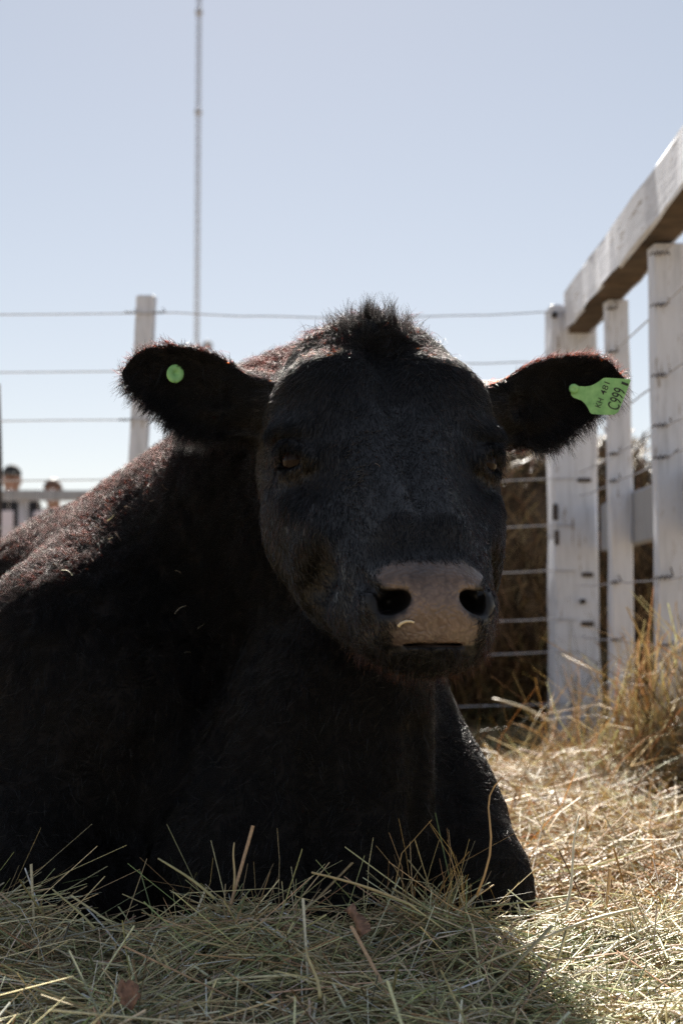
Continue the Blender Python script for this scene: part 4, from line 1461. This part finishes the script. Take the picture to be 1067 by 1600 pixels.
def person(loc, H, rz, label, top_mat, cap=True, lean=0.0):
    e = empty('person', loc, rz)
    tag(e, label, 'person', 'people behind the far fence')
    k = H / 1.75
    f32 = np.float32
    L_ = np.array([0, -lean, 0])

    def P3(x, y, z):
        return (np.array([x, y, z]) + L_ * max(z - .9, 0)) * k

    def body_f(p):
        d = ell(p, P3(0, -.01, 1.615), np.array([.074, .092, .118]) * k)
        d = smin(d, ell(p, P3(0, -.045, 1.555), np.array([.052, .058, .060]) * k), .03 * k)
        d = smin(d, rcone(p, P3(0, -.088, 1.625), P3(0, -.112, 1.590), .010 * k, .016 * k), .014 * k)       # nose
        for s_ in (-1, 1):
            d = smin(d, ell(p, P3(s_ * .076, .005, 1.605), np.array([.012, .022, .032]) * k), .008 * k)      # ears
            d = smax(d, -ell(p, P3(s_ * .031, -.098, 1.628), np.array([.016, .014, .010]) * k), .012 * k)    # eye hollows
        d = smin(d, rcone(p, P3(0, .012, 1.56), P3(0, .02, 1.42), .055 * k, .062 * k), .03 * k)
        for s_ in (-1, 1):                                                                                    # forearms and hands on the rail
            d = np.minimum(d, rcone(p, P3(s_ * .26, -.12, 1.10), P3(s_ * .19, -.34, 1.20), .040 * k, .030 * k))
            d = smin(d, ell(p, P3(s_ * .185, -.385, 1.205), np.array([.040, .050, .016]) * k), .02 * k)
            for j in range(4):
                d = smin(d, rcone(p, P3(s_ * .185 + (j - 1.5) * .019, -.42, 1.207), P3(s_ * .185 + (j - 1.5) * .020, -.47 + abs(j - 1.4) * .008, 1.185), .009 * k, .008 * k), .006 * k)
            d = smin(d, rcone(p, P3(s_ * .150, -.375, 1.205), P3(s_ * .130, -.425, 1.195), .011 * k, .009 * k), .008 * k)
        d = np.minimum(d, rcone(p, P3(0, .02, 1.40), P3(0, .02, 1.0), .10 * k, .10 * k))
        for s_ in (-1, 1):
            d = smin(d, rcone(p, P3(s_ * .09, .02, .92), P3(s_ * .10, .02, .08), .06 * k, .045 * k), .03 * k)
        return d

    def jacket_f(p):
        d = ell(p, P3(0, .02, 1.25), np.array([.205, .135, .25]) * k)
        d = smin(d, ell(p, P3(0, .02, 1.02), np.array([.19, .14, .16]) * k), .08 * k)
        for s_ in (-1, 1):
            d = smin(d, rcone(p, P3(s_ * .185, .02, 1.385), P3(s_ * .27, -.03, 1.12), .070 * k, .052 * k), .05 * k)
            d = smin(d, rcone(p, P3(s_ * .27, -.03, 1.12), P3(s_ * .205, -.28, 1.185), .052 * k, .042 * k), .02 * k)
        d = smin(d, rcone(p, P3(0, .02, 1.46), P3(0, .02, 1.43), .068 * k, .085 * k), .03 * k)
        return smax(d, -rcone(p, P3(0, .01, 1.47), P3(0, .0, 1.60), .060 * k, .066 * k), .008)

    def trousers_f(p):
        d = ell(p, P3(0, .02, .93), np.array([.175, .125, .13]) * k)
        for s_ in (-1, 1):
            d = smin(d, rcone(p, P3(s_ * .09, .02, .88), P3(s_ * .10, .02, .09), .095 * k, .062 * k), .03 * k)
        return d

    def shoes_f(p):
        d = None
        for s_ in (-1, 1):
            e_ = smax(ell(p, P3(s_ * .10, -.04, .045), np.array([.05, .135, .055]) * k), -p[:, 2], .01)
            d = e_ if d is None else np.minimum(d, e_)
        return d

    def cap_f(p):
        d = ell(p, P3(0, -.005, 1.655), np.array([.084, .103, .092]) * k)
        d = smax(d, P3(0, 0, 1.645)[2] - p[:, 2], .01)
        if cap:
            d = smin(d, ell(p, P3(0, -.12, 1.648), np.array([.070, .075, .010]) * k), .01)
        else:
            d = smin(d, smax(ell(p, P3(0, .025, 1.625), np.array([.083, .085, .10]) * k), p[:, 1] - P3(0, .2, 0)[1], .01), .02)
        return d

    box = ((-.45, -.62, -.03), (.45, .35, H + .06))
    for nm, fn_, mat, h in (('body', body_f, M_SKINP, .012), ('jacket', jacket_f, top_mat, .016), ('trousers', trousers_f, M_JEAN, .018), ('shoes', shoes_f, M_BLACKC, .014), ('cap' if cap else 'hair', cap_f, M_BLACKC if cap else M_HAIRB, .011)):
        v, q = surface_nets(lambda p: fn_(p), *box, h)
        link(nm, np_mesh(nm, v, q), mat, e)
    return e


pp = at(24, 745, FY + .75)
person((pp[0], FY + .62, 0), 1.73, .15, 'person in black cap and dark jacket leaning on the far rail', M_BLACKC, True)
pp = at(92, 757, FY + .75)
person((pp[0], FY + .62, 0), 1.60, -.1, 'bareheaded person with brown hair, only the head top above the far rail', M_GREYC, False, .12)

# ---------------------------------------------------------------- guyed lattice mast far behind
MY = 62.0
mb = at(305.5, 800, MY)
mast = empty('radio_mast', (mb[0], MY, 0))
tag(mast, 'tall thin lattice radio mast rising into the sky behind the bull', 'mast')
M_STEEL = simple_mat('galvanised_steel', (.34, .35, .40), .5, 3, .15, metallic=.4)
s3 = .085
legs = [(math.cos(a) * s3, math.sin(a) * s3) for a in (math.pi / 2, math.pi / 2 + 2.094, math.pi / 2 + 4.189)]
MH = 46.0
for lx, ly in legs:
    link('mast_leg', tube_mesh('mast_leg', [(lx, ly, 0), (lx, ly, MH / 2), (lx, ly, MH)], .026, 6), M_STEEL, mast)
br = []
zz = np.arange(.2, MH, .42)
for i, z in enumerate(zz[:-1]):
    for a in range(3):
        p, q = legs[a], legs[(a + 1) % 3]
        s_, e_ = ((p, q) if (i + a) % 2 else (q, p))
        br.append((np.array([*s_, z]), np.array([*e_, z + .42])))
Cn = np.array([(a + b) / 2 for a, b in br]); Dn = np.array([b - a for a, b in br]); Ln = np.linalg.norm(Dn, axis=1); Dn /= Ln[:, None]
V, F, c = stalks(Cn, np.arctan2(Dn[:, 1], Dn[:, 0]), np.arcsin(Dn[:, 2]), Ln, np.full(len(Ln), .016), np.full((len(Ln), 3), .26), 0.0, 2, 1.0)
link('bracing', np_mesh('bracing', V, F), M_STEEL, mast)['kind'] = 'stuff'
for v_ in (18, 174):
    z = float(at(305, v_, MY)[2])
    fl_ = link('section_flange', disc_mesh('section_flange', [(.14, -.10), (.16, -.08), (.16, .08), (.14, .10)], 10), M_STEEL, mast)
    fl_.location = (0, 0, z); fl_.rotation_euler = (math.pi / 2, 0, 0)
dz = float(at(323, 541, MY)[2])
ds = link('dish_antenna', disc_mesh('dish_antenna', [(.02, .10), (.16, .06), (.24, -.04), (.23, -.05), (.14, .03), (.02, .06)], 18), M_STEEL, mast)
ds.location = (.48, -.05, dz)
link('dish_arm', tube_mesh('dish_arm', [(.1, 0, dz), (.3, 0, dz), (.46, 0, dz)], .03, 6), M_STEEL, mast)

# ---------------------------------------------------------------- bare trees seen between the right posts
M_BARK = simple_mat('bark', (.11, .095, .09), .9, 30, .3)


def bare_tree(x, y, h, seed, label):
    rs = np.random.default_rng(seed)
    e = empty('bare_tree', (x, y, 0))
    tag(e, label, 'tree', 'bare trees in the distance')
    segs = []

    def grow(p, d, L, r, lev):
        n = 5
        pts = [p]
        for i in range(n):
            d = d + rs.normal(size=3) * .16 + np.array([0, 0, .06]); d /= np.linalg.norm(d)
            p = p + d * L / n
            pts.append(p)
        segs.append((np.array(pts), r, r * .55, lev))
        if lev < 3:
            for _ in range(4 if lev else 7):
                i = rs.integers(1, n + 1)
                d2 = d + rs.normal(size=3) * .75; d2 /= np.linalg.norm(d2)
                grow(pts[i], d2, L * rs.uniform(.45, .7), r * .5, lev + 1)
    grow(np.zeros(3), np.array([0, 0, 1.0]), h * .55, h * .018, 0)
    for nm, sel in (('trunk', lambda l: l == 0), ('crown', lambda l: l > 0)):
        VV, FF, o = [], [], 0
        for pts, r0, r1, lev in segs:
            if sel(lev):
                me = tube_mesh('tmp', pts, r0, 5, r1, False)
                co = np.empty(len(me.vertices) * 3, np.float32); me.vertices.foreach_get('co', co)
                VV.append(co.reshape(-1, 3)); FF.append(np.array([tuple(p.vertices) for p in me.polygons]) + o); o += len(me.vertices)
                bpy.data.meshes.remove(me)
        link(nm, np_mesh(nm, np.concatenate(VV), np.concatenate(FF)), M_BARK, e)
    return e


bare_tree(5.6, 26, 4.6, 3, 'leafless grey tree glimpsed between the two right fence posts')
bare_tree(7.6, 30, 4.2, 8, 'leafless grey tree at the far right beyond the fence')
